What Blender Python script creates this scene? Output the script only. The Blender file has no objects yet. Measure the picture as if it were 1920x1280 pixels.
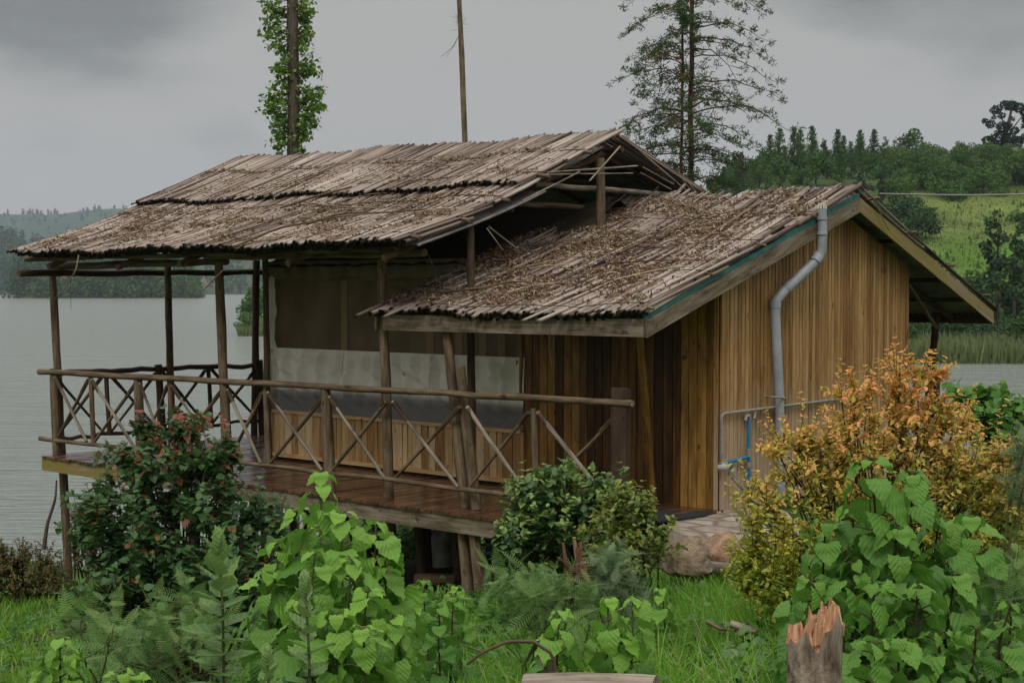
import bpy, math, random
import numpy as np
from mathutils import Vector

random.seed(7)
rng = np.random.default_rng(7)
C = bpy.context.scene.collection
PI = math.pi
rad = math.radians

# ------------------------------------------------------------------ camera
YAW, PITCH, FPX = rad(-41.1), rad(2.08), 2737.0
CAM = np.array([8.32, -12.81, 2.30])
FWD = np.array([math.sin(YAW) * math.cos(PITCH), math.cos(YAW) * math.cos(PITCH), -math.sin(PITCH)])
RGT = np.array([math.cos(YAW), -math.sin(YAW), 0.0])
UPV = np.cross(RGT, FWD)
FH = np.array([math.sin(YAW), math.cos(YAW), 0.0])
cd = bpy.data.cameras.new("camera")
cam = bpy.data.objects.new("camera", cd)
C.objects.link(cam)
cam.location = CAM
cam.rotation_euler = (PI / 2 - PITCH, 0, -YAW)
cd.sensor_width = 36
cd.lens = FPX / 1920 * 36
cd.clip_start = 0.1
cd.clip_end = 20000
bpy.context.scene.camera = cam

# ------------------------------------------------------------------ world, sun, exposure
SUN_EL, SUN_AZ = rad(48), rad(150)          # azimuth measured from +Y towards +X
w = bpy.data.worlds.new("World")
bpy.context.scene.world = w
w.use_nodes = True
nt = w.node_tree
nt.nodes.clear()
def wn(t, **k):
    n = nt.nodes.new(t)
    for a, v in k.items():
        setattr(n, a, v)
    return n
out = wn('ShaderNodeOutputWorld')
bg = wn('ShaderNodeBackground')
bg.inputs['Strength'].default_value = 0.1
nt.links.new(bg.outputs[0], out.inputs[0])
sky = wn('ShaderNodeTexSky', sky_type='NISHITA', sun_disc=False)
sky.sun_elevation = SUN_EL
sky.sun_rotation = SUN_AZ
tcn = wn('ShaderNodeTexCoord')
mp = wn('ShaderNodeMapping')
mp.inputs['Scale'].default_value = (1.0, 1.0, 2.6)
nt.links.new(tcn.outputs['Generated'], mp.inputs['Vector'])
no = wn('ShaderNodeTexNoise')
no.inputs['Scale'].default_value = 3.2
no.inputs['Detail'].default_value = 7
no.inputs['Roughness'].default_value = 0.5
no.inputs['Distortion'].default_value = 0.3
nt.links.new(mp.outputs[0], no.inputs['Vector'])
base = wn('ShaderNodeMapRange')
base.inputs['From Min'].default_value = 0.3
base.inputs['From Max'].default_value = 0.7
base.inputs['To Min'].default_value = -0.36
base.inputs['To Max'].default_value = 0.64
nt.links.new(no.outputs['Fac'], base.inputs['Value'])
# banks of darker cloud round chosen directions of the sky
def ray(px, py):
    return FWD + RGT * (px - 960) / FPX - UPV * (py - 640) / FPX
acc = None
for px, py, amp, r0, r1 in ((200, -170, .62, 0.0, 0.15), (100, 250, 0.38, 0.0, 0.16), (400, 310, 0.25, 0.0, 0.05), (1800, -110, .85, 0.0, 0.13),
                            (20, 380, 0.30, 0.0, 0.06), (1500, -120, 0.35, 0.0, 0.09), (1130, -500, 0.6, 0.0, 0.14)):
    d = ray(px, py)
    d = d / np.linalg.norm(d)
    vd = wn('ShaderNodeVectorMath', operation='DISTANCE')
    nt.links.new(tcn.outputs['Generated'], vd.inputs[0])
    vd.inputs[1].default_value = d
    ad = wn('ShaderNodeMath', operation='MULTIPLY_ADD')
    nt.links.new(base.outputs[0], ad.inputs[0])
    ad.inputs[1].default_value = 0.16
    nt.links.new(vd.outputs['Value'], ad.inputs[2])
    mr = wn('ShaderNodeMapRange', interpolation_type='SMOOTHSTEP')
    mr.inputs['From Min'].default_value = r0
    mr.inputs['From Max'].default_value = r1
    mr.inputs['To Min'].default_value = amp
    mr.inputs['To Max'].default_value = 0
    nt.links.new(ad.outputs[0], mr.inputs['Value'])
    if acc is None:
        acc = mr.outputs[0]
    else:
        a2 = wn('ShaderNodeMath', operation='ADD')
        nt.links.new(acc, a2.inputs[0])
        nt.links.new(mr.outputs[0], a2.inputs[1])
        acc = a2.outputs[0]
tot = wn('ShaderNodeMath', operation='MULTIPLY_ADD')
nt.links.new(base.outputs[0], tot.inputs[0])
tot.inputs[1].default_value = -0.62
nt.links.new(acc, tot.inputs[2])
cr = wn('ShaderNodeValToRGB')
cr.color_ramp.elements[0].position = 0.0
cr.color_ramp.elements[0].color = (0.425, 0.415, 0.40, 1)
cr.color_ramp.elements[1].position = 1.0
cr.color_ramp.elements[1].color = (0.20, 0.205, 0.205, 1)
e = cr.color_ramp.elements.new(0.45)
e.color = (0.325, 0.33, 0.315, 1)
nt.links.new(tot.outputs[0], cr.inputs[0])
sc = wn('ShaderNodeVectorMath', operation='SCALE')
nt.links.new(cr.outputs[0], sc.inputs[0])
# an overcast sky is brighter overhead than at the horizon
sepz = wn('ShaderNodeSeparateXYZ')
nt.links.new(tcn.outputs['Generated'], sepz.inputs[0])
zen = wn('ShaderNodeMapRange', interpolation_type='SMOOTHSTEP')
zen.inputs['From Min'].default_value = 0.19
zen.inputs['From Max'].default_value = 0.95
zen.inputs['To Min'].default_value = 10.2
zen.inputs['To Max'].default_value = 36.0
nt.links.new(sepz.outputs[2], zen.inputs['Value'])
nt.links.new(zen.outputs[0], sc.inputs['Scale'])
mx = wn('ShaderNodeMix', data_type='RGBA')
mx.inputs['Factor'].default_value = 0.985
nt.links.new(sky.outputs[0], mx.inputs['A'])
nt.links.new(sc.outputs[0], mx.inputs['B'])
nt.links.new(mx.outputs['Result'], bg.inputs['Color'])

sd = bpy.data.lights.new("sun", 'SUN')
sd.energy = 1.1
sd.angle = rad(16)
sd.color = (1.0, 0.96, 0.9)
so = bpy.data.objects.new("sun", sd)
C.objects.link(so)
sdir = Vector((math.sin(SUN_AZ) * math.cos(SUN_EL), math.cos(SUN_AZ) * math.cos(SUN_EL), math.sin(SUN_EL)))
so.rotation_euler = sdir.to_track_quat('Z', 'Y').to_euler()
so.location = (0, 0, 40)
vs = bpy.context.scene.view_settings
vs.view_transform = 'Standard'
vs.look = 'None'
vs.exposure = 0.0
vs.gamma = 1.0

# ------------------------------------------------------------------ placing helpers
def at(px, py, x=None, y=None, z=None, w=None):
    d = ray(px, py)
    if w is not None:
        return CAM + d * w
    for i, v in enumerate((x, y, z)):
        if v is not None:
            return CAM + d * ((v - CAM[i]) / d[i])
def uw(u, w_):                                   # bearing u and distance w_ -> ground xy
    p = CAM + FH * w_ + RGT * ((u - 960) / FPX * w_)
    return p[0], p[1]

# ------------------------------------------------------------------ terrain
_cp = [(130, 20.5, -1.96), (50, 15, -1.3), (50, 12, -.95), (60, 30, -3.25), (-300, 15, -1.6), (-500, 28, -3.4), (330, 9, -.6),
       (900, 15.2, -.86), (900, 10, -.42), (1300, 13.2, -.27), (1300, 9, 0.0), (1450, 16, -.08), (1700, 12, .05), (1700, 9, .22),
       (2200, 9, .3), (2200, 15, .1), (960, 5, .3), (1500, 5, .5), (300, 5, 0.0), (-300, 5, -.2), (960, 0.5, .7), (960, -8, .9),
       (900, 22, -1.7), (500, 24, -2.5), (900, 36, -2.3), (1300, 45, -2.4), (1250, 60, -3.9), (500, 36, -3.7), (850, 60, -4.0),
       (1700, 26, -1.3), (1900, 38, -2.4), (1950, 52, -3.6), (1650, 52, -3.7), (2500, 40, -2.5), (300, 30, -3.4), (2600, 20, 0.0)]
_cx = np.array([uw(a, b) for a, b, c in _cp])
_cz = np.array([c for a, b, c in _cp])
_D = np.sqrt(((_cx[:, None] - _cx[None]) ** 2).sum(-1) + 4.0)
_W = np.linalg.solve(np.vstack([np.hstack([_D, np.ones((len(_cz), 1))]), np.hstack([np.ones(len(_cz)), [0]])[None]]), np.append(_cz, 0))
def hnoise(x, y, s, seed=0):
    return (np.sin(x / s + seed) * np.cos(y / s * 1.3 + seed * 2) + .5 * np.sin(x / s * 2.3 + 1.7 + seed) * np.sin(y / s * 2.1 + seed) +
            .25 * np.sin(x / s * 4.9 + seed * 3) * np.cos(y / s * 5.3)) / 1.75
def sstep(a, b, v):
    t = np.clip((v - a) / (b - a), 0, 1)
    return t * t * (3 - 2 * t)
def gz(x, y):
    x = np.atleast_1d(np.asarray(x, float)); y = np.atleast_1d(np.asarray(y, float))
    rx, ry = x - CAM[0], y - CAM[1]
    wv = rx * FH[0] + ry * FH[1]
    av = rx * RGT[0] + ry * RGT[1]
    u = 960 + FPX * av / np.maximum(wv, 1.0)
    u = np.where(wv < 1, 960 + np.sign(av) * 9000, u)
    r = np.hypot(rx, ry)
    z = np.empty_like(x)
    for i in range(0, len(x), 20000):
        s = slice(i, i + 20000)
        dd = np.sqrt((x[s, None] - _cx[None, :, 0]) ** 2 + (y[s, None] - _cx[None, :, 1]) ** 2 + 4.0)
        z[s] = dd @ _W[:-1] + _W[-1]
    z = z + .05 * hnoise(x, y, .9) * np.clip(r / 8, 0, 1)
    behind = (wv < 4)
    z = np.where(behind & (r > 15), .9 + .02 * (r - 15), z)
    near = np.clip(z, -8, 30)
    fall = sstep(46, 70, r) * (~behind)
    z = near * (1 - fall) + (-7.0) * fall
    # hill on the right, beyond the channel
    lat = sstep(900, 1500, u)
    wl = wv + 3 * hnoise(x, y, 14, 2)
    prof = np.interp(wl, [100, 107, 110, 122, 150, 200, 255, 310, 330, 420, 700], [-7, -3.3, -2.9, -1.9, 4.0, 15.5, 23.5, 28.0, 28.5, 26.0, 10.0])
    hill = -7 + (prof + 7) * lat
    spit = np.interp(wl, [160, 168, 173, 260, 330], [-7, -3.3, -2.6, -2.6, -7]) * sstep(436, 452, u) + (-7) * (1 - sstep(436, 452, u))
    hill = np.maximum(hill, np.where(wv > 90, spit, -9))
    hill = hill + np.where(hill > -2.5, 1.0 * hnoise(x, y, 22, 1), 0)
    z = np.maximum(z, np.where(wv > 80, hill, -9))
    # wooded point and hills across the lake on the left
    pen = np.interp(wv, [785, 800, 830, 900, 1000], [-7, -3.2, -1.5, 2.0, -2.0]) * (sstep(12, 40, u) * (1 - sstep(330, 385, u)))
    z = np.maximum(z, np.where(wv > 700, pen - 7 * (1 - sstep(12, 40, u) * (1 - sstep(330, 385, u))), -9))
    ridge1 = np.interp(u, [-2500, -400, 0, 60, 120, 200, 380, 600, 1200], [90, 85, 62, 54, 40, 33, 45, 60, 60])
    h1 = np.interp(wv, [1250, 1330, 1420, 1900, 2150], [-7, -3.2, 2, 0, 0]) + (ridge1) * sstep(1360, 1950, wv) * (1 - .6 * sstep(2000, 2350, wv))
    h1 = h1 + 4 * hnoise(x, y, 90, 3) * sstep(1380, 1600, wv)
    z = np.maximum(z, np.where(wv > 1200, h1, -9))
    ridge2 = np.interp(u, [-3000, 0, 60, 100, 160, 220, 400, 1000, 3000], [190, 196, 193, 190, 201, 210, 215, 180, 140])
    h2 = ridge2 * sstep(2300, 4000, wv) * (1 - .5 * sstep(4200, 6000, wv)) + 7 * hnoise(x, y, 170, 4) * sstep(2400, 3200, wv)
    z = np.where(wv > 2250, np.maximum(z, h2 + 8), z)
    return z
def gz1(x, y):
    return float(gz(x, y)[0])

# ------------------------------------------------------------------ mesh builder
class MB:
    def __init__(s):
        s.v = []; s.f = []; s.tc = []; s.val = []; s.n = 0
    def add(s, V, F, tc=None, val=0.0):
        V = np.asarray(V, float)
        F = [tuple(int(i) + s.n for i in f) for f in F]
        s.v.append(V); s.f += F
        s.tc.append(np.asarray(tc, float) if tc is not None else V.copy())
        s.val.append(np.broadcast_to(np.asarray(val, float), (len(V),)).copy())
        s.n += len(V)
    def bulk(s, V, F, tc, val):                   # V (n,k,3), F template faces, tc (n,k,3), val (n,k)
        n, k = V.shape[:2]
        off = (np.arange(n) * k + s.n)
        for f in F:
            a = np.array(f)[None] + off[:, None]
            s.f += [tuple(r) for r in a.tolist()]
        s.v.append(V.reshape(-1, 3)); s.tc.append(np.asarray(tc).reshape(-1, 3)); s.val.append(np.asarray(val).reshape(-1))
        s.n += n * k
    def obox(s, c, ax, ay, az, hx, hy, hz, val=0.0, long='z', taper=1.0):
        c = np.array(c, float); ax, ay, az = [np.array(q, float) for q in (ax, ay, az)]
        V = []; T = []
        r = rng.random(3) * 40
        for k in (-1, 1):
            tp = taper if k == 1 else 1.0
            for j in (-1, 1):
                for i in (-1, 1):
                    V.append(c + ax * hx * i * tp + ay * hy * j * tp + az * hz * k)
                    l = np.array([hx * i, hy * j, hz * k])
                    if long == 'x': l = l[[1, 2, 0]]
                    if long == 'y': l = l[[0, 2, 1]]
                    T.append(l + r)
        s.add(V, [(0, 2, 3, 1), (4, 5, 7, 6), (0, 1, 5, 4), (2, 6, 7, 3), (0, 4, 6, 2), (1, 3, 7, 5)], T, val)
    def box(s, x0, x1, y0, y1, z0, z1, long='z', val=0.0):
        s.obox(((x0 + x1) / 2, (y0 + y1) / 2, (z0 + z1) / 2), (1, 0, 0), (0, 1, 0), (0, 0, 1), abs(x1 - x0) / 2, abs(y1 - y0) / 2, abs(z1 - z0) / 2, val, long)
    def tube(s, pts, radii, n=8, val=0.0, wob=0.0, cap=True, capval=None):
        P = np.array(pts, float)
        m = len(P)
        R = np.broadcast_to(np.asarray(radii, float), (m,)).copy()
        T = np.gradient(P, axis=0)
        T /= np.linalg.norm(T, axis=1)[:, None] + 1e-12
        ref = np.array([0, 0, 1.0]) if abs(T[0][2]) < .9 else np.array([1.0, 0, 0])
        a = np.cross(T[0], ref); a /= np.linalg.norm(a)
        V = []; TC = []; L = 0; r0 = rng.random(3) * 60
        ang = np.arange(n) * 2 * PI / n
        ph = rng.random(n) * 6
        for i in range(m):
            if i:
                L += np.linalg.norm(P[i] - P[i - 1])
            a = a - T[i] * (a @ T[i]); a /= np.linalg.norm(a)
            b = np.cross(T[i], a)
            rr = R[i] * (1 + wob * np.sin(ph + L * 5) * .6 + wob * rng.normal(0, .5, n))
            ring = P[i] + np.cos(ang)[:, None] * a * rr[:, None] + np.sin(ang)[:, None] * b * rr[:, None]
            V.append(ring)
            TC.append(np.stack([np.cos(ang) * R[i], np.sin(ang) * R[i], np.full(n, L)], 1) + r0)
        V = np.vstack(V); TC = np.vstack(TC)
        F = [(i * n + j, i * n + (j + 1) % n, (i + 1) * n + (j + 1) % n, (i + 1) * n + j) for i in range(m - 1) for j in range(n)]
        vals = np.full(len(V), val)
        s.add(V, F, TC, vals)
        if cap:
            for idx in (0, m - 1):
                ring = V[idx * n:(idx + 1) * n]
                order = tuple(range(n)) if idx else tuple(reversed(range(n)))
                s.add(ring, [order], TC[idx * n:(idx + 1) * n], val if capval is None else capval)
    def build(s, name, mt, parent=None, smooth=False):
        me = bpy.data.meshes.new(name)
        V = np.vstack(s.v)
        org = world_loc(parent) if parent is not None else np.zeros(3)
        me.from_pydata((V - org).tolist(), [], s.f)
        a = me.attributes.new('tc', 'FLOAT_VECTOR', 'POINT')
        a.data.foreach_set('vector', np.vstack(s.tc).ravel())
        b = me.attributes.new('val', 'FLOAT', 'POINT')
        b.data.foreach_set('value', np.concatenate(s.val).ravel())
        if smooth:
            me.polygons.foreach_set('use_smooth', [True] * len(me.polygons))
        me.materials.append(mt)
        me.update()
        o = bpy.data.objects.new(name, me)
        C.objects.link(o)
        if parent is not None:
            o.parent = parent
        return o
def world_loc(o):
    p = np.zeros(3)
    while o is not None:
        p += np.array(o.location)
        o = o.parent
    return p
def thing(name, label, cat, loc=(0, 0, 0), group=None):
    o = bpy.data.objects.new(name, None)
    C.objects.link(o)
    o.location = loc
    o.empty_display_size = .2
    o['label'] = label; o['category'] = cat
    if group: o['group'] = group
    return o
def tag(o, label=None, cat=None, group=None, kind=None):
    if label: o['label'] = label
    if cat: o['category'] = cat
    if group: o['group'] = group
    if kind: o['kind'] = kind
    return o
def curve(p0, p1, n=6, bow=(0, 0, 0), jit=0.0):
    p0 = np.array(p0, float); p1 = np.array(p1, float); t = np.linspace(0, 1, n)[:, None]
    P = p0 * (1 - t) + p1 * t + np.array(bow) * np.sin(t * PI)
    if jit:
        J = rng.normal(0, jit, (n, 3)); J[0] = J[-1] = 0
        P = P + J
    return P

# ------------------------------------------------------------------ materials
class MT:
    def __init__(s, name):
        s.m = bpy.data.materials.new(name); s.m.use_nodes = True
        s.t = s.m.node_tree; s.t.nodes.clear()
        s.out = s.n('ShaderNodeOutputMaterial')
    def n(s, ty, ins=None, **k):
        x = s.t.nodes.new(ty)
        for a, v in k.items(): setattr(x, a, v)
        for a, v in (ins or {}).items():
            if isinstance(v, bpy.types.NodeSocket): s.t.links.new(v, x.inputs[a])
            else: x.inputs[a].default_value = v
        return x
    def attr(s, nm): return s.n('ShaderNodeAttribute', attribute_name=nm)
    def noise(s, vec, scale, detail=4, rough=.55, dist=0.0):
        return s.n('ShaderNodeTexNoise', {'Vector': vec, 'Scale': scale, 'Detail': detail, 'Roughness': rough, 'Distortion': dist}).outputs['Fac']
    def mapping(s, vec, sc): return s.n('ShaderNodeMapping', {'Vector': vec, 'Scale': sc}).outputs[0]
    def ramp(s, fac, els):
        r = s.n('ShaderNodeValToRGB', {0: fac})
        e = r.color_ramp.elements
        e[0].position, e[0].color = els[0][0], (*els[0][1], 1)
        e[1].position, e[1].color = els[-1][0], (*els[-1][1], 1)
        for p, c in els[1:-1]:
            q = e.new(p); q.color = (*c, 1)
        return r.outputs[0]
    def rng(s, v, a, b, c, d): return s.n('ShaderNodeMapRange', {'Value': v, 'From Min': a, 'From Max': b, 'To Min': c, 'To Max': d}).outputs[0]
    def mix(s, f, a, b, mode='MIX'):
        x = s.n('ShaderNodeMix', data_type='RGBA', blend_type=mode)
        for nm, v in (('Factor', f), ('A', a), ('B', b)):
            if isinstance(v, bpy.types.NodeSocket): s.t.links.new(v, x.inputs[nm])
            elif nm == 'Factor': x.inputs[nm].default_value = v
            else: x.inputs[nm].default_value = (*v, 1)
        return x.outputs['Result']
    def math(s, op, a, b=0.0):
        return s.n('ShaderNodeMath', {0: a, 1: b}, operation=op).outputs[0]
    def gray(s, v): return s.n('ShaderNodeCombineColor', {0: v, 1: v, 2: v}).outputs[0]
    def island(s): return s.n('ShaderNodeNewGeometry').outputs['Random Per Island']
    def bump(s, h, strength=.4, dist=.01): return s.n('ShaderNodeBump', {'Height': h, 'Strength': strength, 'Distance': dist}).outputs[0]
    def pbr(s, col, rough=.8, normal=None, spec=.3, **k):
        ins = {'Base Color': col if isinstance(col, bpy.types.NodeSocket) else (*col, 1), 'Roughness': rough, 'Specular IOR Level': spec}
        if normal is not None: ins['Normal'] = normal
        ins.update(k)
        return s.n('ShaderNodeBsdfPrincipled', ins)
    def fin(s, sh):
        s.t.links.new(sh.outputs[0], s.out.inputs[0]); return s.m

def wood(name, dark, mid, light, sx=90, sz=4, rough=.8, spec=.25, var=.35, bump=.5, stain=.4, endc=None, stainc=(.25, .22, .2), grey=None):
    m = MT(name)
    tc = m.attr('tc').outputs['Vector']
    g = m.noise(m.mapping(tc, (sx, sx, sz)), 1.0, 5, .6)
    big = m.noise(m.mapping(tc, (11, 11, 2.2)), 1.0, 5, .65)
    isl = m.island()
    f = m.math('ADD', m.math('MULTIPLY', g, .7), m.math('MULTIPLY', isl, var))
    f = m.math('SUBTRACT', f, var * .5 - .14)
    c = m.ramp(f, [(.28, dark), (.5, mid), (.74, light)])
    knot = m.rng(m.noise(m.mapping(tc, (13, 13, 6)), 1.0, 2), .66, .73, 0, .8)
    c = m.mix(knot, c, tuple(q * .45 for q in dark))
    c = m.mix(m.rng(big, .40, .64, 0, min(1, stain * 1.35)), c, stainc, 'MULTIPLY')
    if grey:                                   # rain-washed greying towards the foot of a wall
        zz = m.n('ShaderNodeSeparateXYZ', {0: m.n('ShaderNodeNewGeometry').outputs['Position']}).outputs[2]
        zz = m.math('ADD', zz, m.math('MULTIPLY', big, 1.4))
        gr = m.mix(m.math('MULTIPLY', g, 1.0), tuple(q * .5 for q in grey), grey)
        c = m.mix(m.rng(zz, .9, 2.1, .8, 0), c, gr)
    if endc:
        c = m.mix(m.attr('val').outputs['Fac'], c, endc)
    return m.fin(m.pbr(c, rough, m.bump(g, bump, .006), spec))

M = {}
M['reed'] = None
def reed_mat(name, tint):
    m = MT(name)
    tc = m.attr('tc').outputs['Vector']
    g = m.noise(m.mapping(tc, (140, 140, 5)), 1.0, 4, .6)
    isl = m.island()
    f = m.math('ADD', m.math('MULTIPLY', g, .45), m.math('MULTIPLY', isl, .55))
    c = m.ramp(f, [(.22, (.055, .038, .028)), (.37, (.19, .145, .112)), (.55, (.36, .30, .255)), (.82, (.52, .455, .40))])
    pos = m.n('ShaderNodeNewGeometry').outputs['Position']
    st = m.noise(m.mapping(pos, (1.3, .5, .5)), 1.0, 5, .65)
    c = m.mix(m.rng(st, .36, .62, 0, .8), c, (.50, .44, .40), 'MULTIPLY')
    c = m.mix(m.rng(m.noise(m.mapping(pos, (4, 1.5, 1.5)), 1.0, 4, .65), .50, .75, 0, .5), c, (.45, .36, .28), 'MULTIPLY')
    c = m.mix(1.0, c, tint, 'MULTIPLY')
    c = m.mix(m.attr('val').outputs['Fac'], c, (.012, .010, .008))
    return m.fin(m.pbr(c, .75, m.bump(g, .5, .004), .25))
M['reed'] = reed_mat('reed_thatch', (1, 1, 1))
m = MT('straw_litter')
isl = m.island()
c = m.ramp(isl, [(0.0, (.045, .026, .014)), (.35, (.14, .080, .042)), (.62, (.26, .17, .10)), (.85, (.40, .31, .21)), (1.0, (.52, .43, .32))])
M['litter'] = m.fin(m.pbr(c, .8, None, .2))
M['pole'] = wood('weathered_pole', (.070, .048, .026), (.170, .120, .070), (.30, .235, .155), 55, 3, .8, .25, .3, .7, .6, (.30, .24, .17))
M['pole_dark'] = wood('dark_pole', (.030, .019, .012), (.075, .046, .028), (.14, .090, .058), 55, 3, .8, .25, .3, .7, .5)
M['pole_pale'] = wood('peeled_stick', (.13, .10, .07), (.27, .225, .17), (.42, .37, .30), 70, 3, .75, .25, .5, .6, .65)
M['plank_front'] = wood('honey_plank', (.070, .028, .005), (.24, .115, .020), (.42, .225, .050), 60, 1.6, .55, .35, .6, .45, .55)
M['plank_side'] = wood('pale_plank', (.17, .085, .024), (.38, .215, .072), (.52, .345, .155), 75, 1.4, .6, .3, .28, .45, .5, stainc=(.55, .46, .38), grey=(.56, .44, .32))
M['slat'] = wood('fresh_slat', (.34, .18, .06), (.64, .42, .19), (.74, .56, .33), 45, 1.4, .55, .35, .5, .4, .4, stainc=(.5, .4, .3))
M['dark_board'] = wood('dark_board', (.020, .012, .008), (.060, .036, .022), (.11, .070, .044), 60, 1.8)
M['beam'] = wood('grey_board', (.105, .083, .055), (.225, .185, .132), (.33, .28, .21), 60, 1.8, .8, .2, .2, .6, .75, stainc=(.38, .36, .28))
m = MT('mossy_board')
tc = m.attr('tc').outputs['Vector']
g = m.noise(m.mapping(tc, (60, 60, 2)), 1, 5, .6)
c = m.ramp(g, [(.3, (.16, .115, .07)), (.7, (.34, .27, .185))])
c = m.mix(m.rng(m.noise(m.mapping(tc, (5, 5, 1.3)), 1, 4, .6), .36, .56, 0, .8), c, (.22, .185, .035))
M['mossy'] = m.fin(m.pbr(c, .85, m.bump(g, .4, .005), .2))
m = MT('deck_board')
tc = m.attr('tc').outputs['Vector']
g = m.noise(m.mapping(tc, (60, 60, 2.0)), 1, 4, .6)
isl = m.island()
f = m.math('ADD', m.math('MULTIPLY', g, .6), m.math('MULTIPLY', isl, .4))
c = m.ramp(f, [(.25, (.040, .020, .012)), (.55, (.105, .050, .026)), (.8, (.17, .088, .045))])
wet = m.noise(m.mapping(tc, (5, 5, 1)), 1, 3)
M['deck'] = m.fin(m.pbr(c, m.rng(wet, .3, .7, .13, .34), m.bump(g, .15, .003), .5))
M['brown_net'] = None
m = MT('screen_net')
pos = m.n('ShaderNodeNewGeometry').outputs['Position']
g = m.noise(m.mapping(pos, (900, 900, 900)), 1, 1)
st = m.noise(m.mapping(pos, (2, 2, 1.5)), 1, 3)
c = m.ramp(st, [(.3, (.145, .105, .066)), (.7, (.235, .175, .120))])
M['net'] = m.fin(m.pbr(m.mix(.25, c, m.gray(g), 'OVERLAY'), .9, None, .1))
m = MT('net_strip')
M['net_strip'] = m.fin(m.pbr((.30, .215, .135), .9, None, .1))
m = MT('off_white_canvas')
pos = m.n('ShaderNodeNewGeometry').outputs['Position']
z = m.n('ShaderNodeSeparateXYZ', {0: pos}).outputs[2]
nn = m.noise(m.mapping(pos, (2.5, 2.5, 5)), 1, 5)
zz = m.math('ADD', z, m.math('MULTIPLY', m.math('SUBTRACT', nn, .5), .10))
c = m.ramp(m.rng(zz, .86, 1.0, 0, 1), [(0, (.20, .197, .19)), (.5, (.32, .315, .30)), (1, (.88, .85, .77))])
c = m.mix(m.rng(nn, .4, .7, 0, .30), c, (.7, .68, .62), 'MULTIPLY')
M['canvas'] = m.fin(m.pbr(c, .9, m.bump(m.noise(m.mapping(pos, (300, 300, 300)), 1, 1), .15, .002), .1))
m = MT('olive_canvas')
pos = m.n('ShaderNodeNewGeometry').outputs['Position']
c = m.ramp(m.noise(m.mapping(pos, (2, 2, 2)), 1, 4), [(.3, (.18, .142, .100)), (.7, (.29, .235, .175))])
M['olive'] = m.fin(m.pbr(c, .9, None, .1))
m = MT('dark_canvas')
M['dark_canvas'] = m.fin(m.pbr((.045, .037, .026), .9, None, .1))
m = MT('iron_sheet')
pos = m.n('ShaderNodeNewGeometry').outputs['Position']
c = m.ramp(m.noise(m.mapping(pos, (3, 3, 3)), 1, 5), [(.3, (.10, .085, .075)), (.7, (.26, .25, .235))])
M['iron'] = m.fin(m.pbr(c, .55, None, .4, Metallic=.3))
m = MT('teal_sheet')
pos = m.n('ShaderNodeNewGeometry').outputs['Position']
c = m.ramp(m.noise(m.mapping(pos, (9, 9, 9)), 1, 5), [(.3, (.025, .10, .095)), (.7, (.05, .20, .18))])
M['teal'] = m.fin(m.pbr(c, .6, None, .3))
def plain(name, c, rough=.5, spec=.4, var=.25, scale=14, **k):
    m = MT(name)
    pos = m.n('ShaderNodeNewGeometry').outputs['Position']
    nn = m.noise(m.mapping(pos, (scale,) * 3), 1, 5)
    col = m.mix(m.rng(nn, .35, .75, 0, var), c, (.35, .32, .28), 'MULTIPLY')
    return m.fin(m.pbr(col, rough, None, spec, **k))
M['pvc'] = plain('grey_pvc', (.36, .39, .43), .4, .4, .55, 5)
M['pipe'] = plain('galvanised_pipe', (.30, .29, .265), .55, .4, .7, 14)
M['blue'] = plain('blue_pipe', (.02, .17, .34), .45)
M['white'] = plain('white_pvc', (.62, .60, .55), .45)
M['rope'] = plain('rope', (.10, .085, .07), .9, .1)
M['wire'] = plain('pale_line', (.30, .30, .29), .7, .2)
M['mat'] = plain('rubber_mat', (.035, .036, .038), .8, .2)
M['sack'] = plain('dusty_sack', (.30, .30, .26), .9, .1, .8, 6)
M['rust'] = plain('rusty_steel', (.11, .048, .03), .8, .2, .6, 9)
def stone(name, a, b, cc, sc=7):
    m = MT(name)
    pos = m.n('ShaderNodeNewGeometry').outputs['Position']
    n1 = m.noise(m.mapping(pos, (sc,) * 3), 1, 8, .65)
    c = m.ramp(n1, [(.3, a), (.5, b), (.7, cc)])
    c = m.mix(m.rng(m.noise(m.mapping(pos, (3,) * 3), 1, 4), .56, .70, 0, .5), c, (.15, .15, .05))
    return m.fin(m.pbr(c, .9, m.bump(n1, 1.0, .05), .2))
M['stone'] = stone('brown_stone', (.075, .052, .032), (.27, .20, .135), (.46, .37, .27))
M['stone_red'] = stone('reddish_stone', (.10, .055, .032), (.32, .19, .12), (.52, .38, .27))
m = MT('paving_stone')
pos = m.n('ShaderNodeNewGeometry').outputs['Position']
vo = m.n('ShaderNodeTexVoronoi', {'Vector': m.mapping(pos, (2.3, 3.4, 1)), 'Scale': 1.0}, feature='DISTANCE_TO_EDGE')
vc = m.n('ShaderNodeTexVoronoi', {'Vector': m.mapping(pos, (2.3, 3.4, 1)), 'Scale': 1.0})
n1 = m.noise(m.mapping(pos, (12,) * 3), 1, 8, .65)
c = m.ramp(n1, [(.3, (.22, .17, .13)), (.7, (.42, .36, .30))])
c = m.mix(m.rng(m.n('ShaderNodeSeparateColor', {0: vc.outputs['Color']}).outputs[0], .2, .8, 0, .6), c, (.50, .47, .43))
c = m.mix(m.rng(vo.outputs['Distance'], .03, .12, .85, 0), c, (.16, .12, .085))
M['paving'] = m.fin(m.pbr(c, .85, m.bump(n1, .5, .02), .25))
def bark(name, a, b, sx=25, sz=5):
    m = MT(name)
    tc = m.attr('tc').outputs['Vector']
    g = m.noise(m.mapping(tc, (sx, sx, sz)), 1, 6, .65)
    c = m.ramp(g, [(.32, a), (.68, b)])
    return m.fin(m.pbr(c, .9, m.bump(g, .9, .02), .15))
M['bark'] = bark('grey_bark', (.045, .036, .028), (.16, .13, .10))
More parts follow.
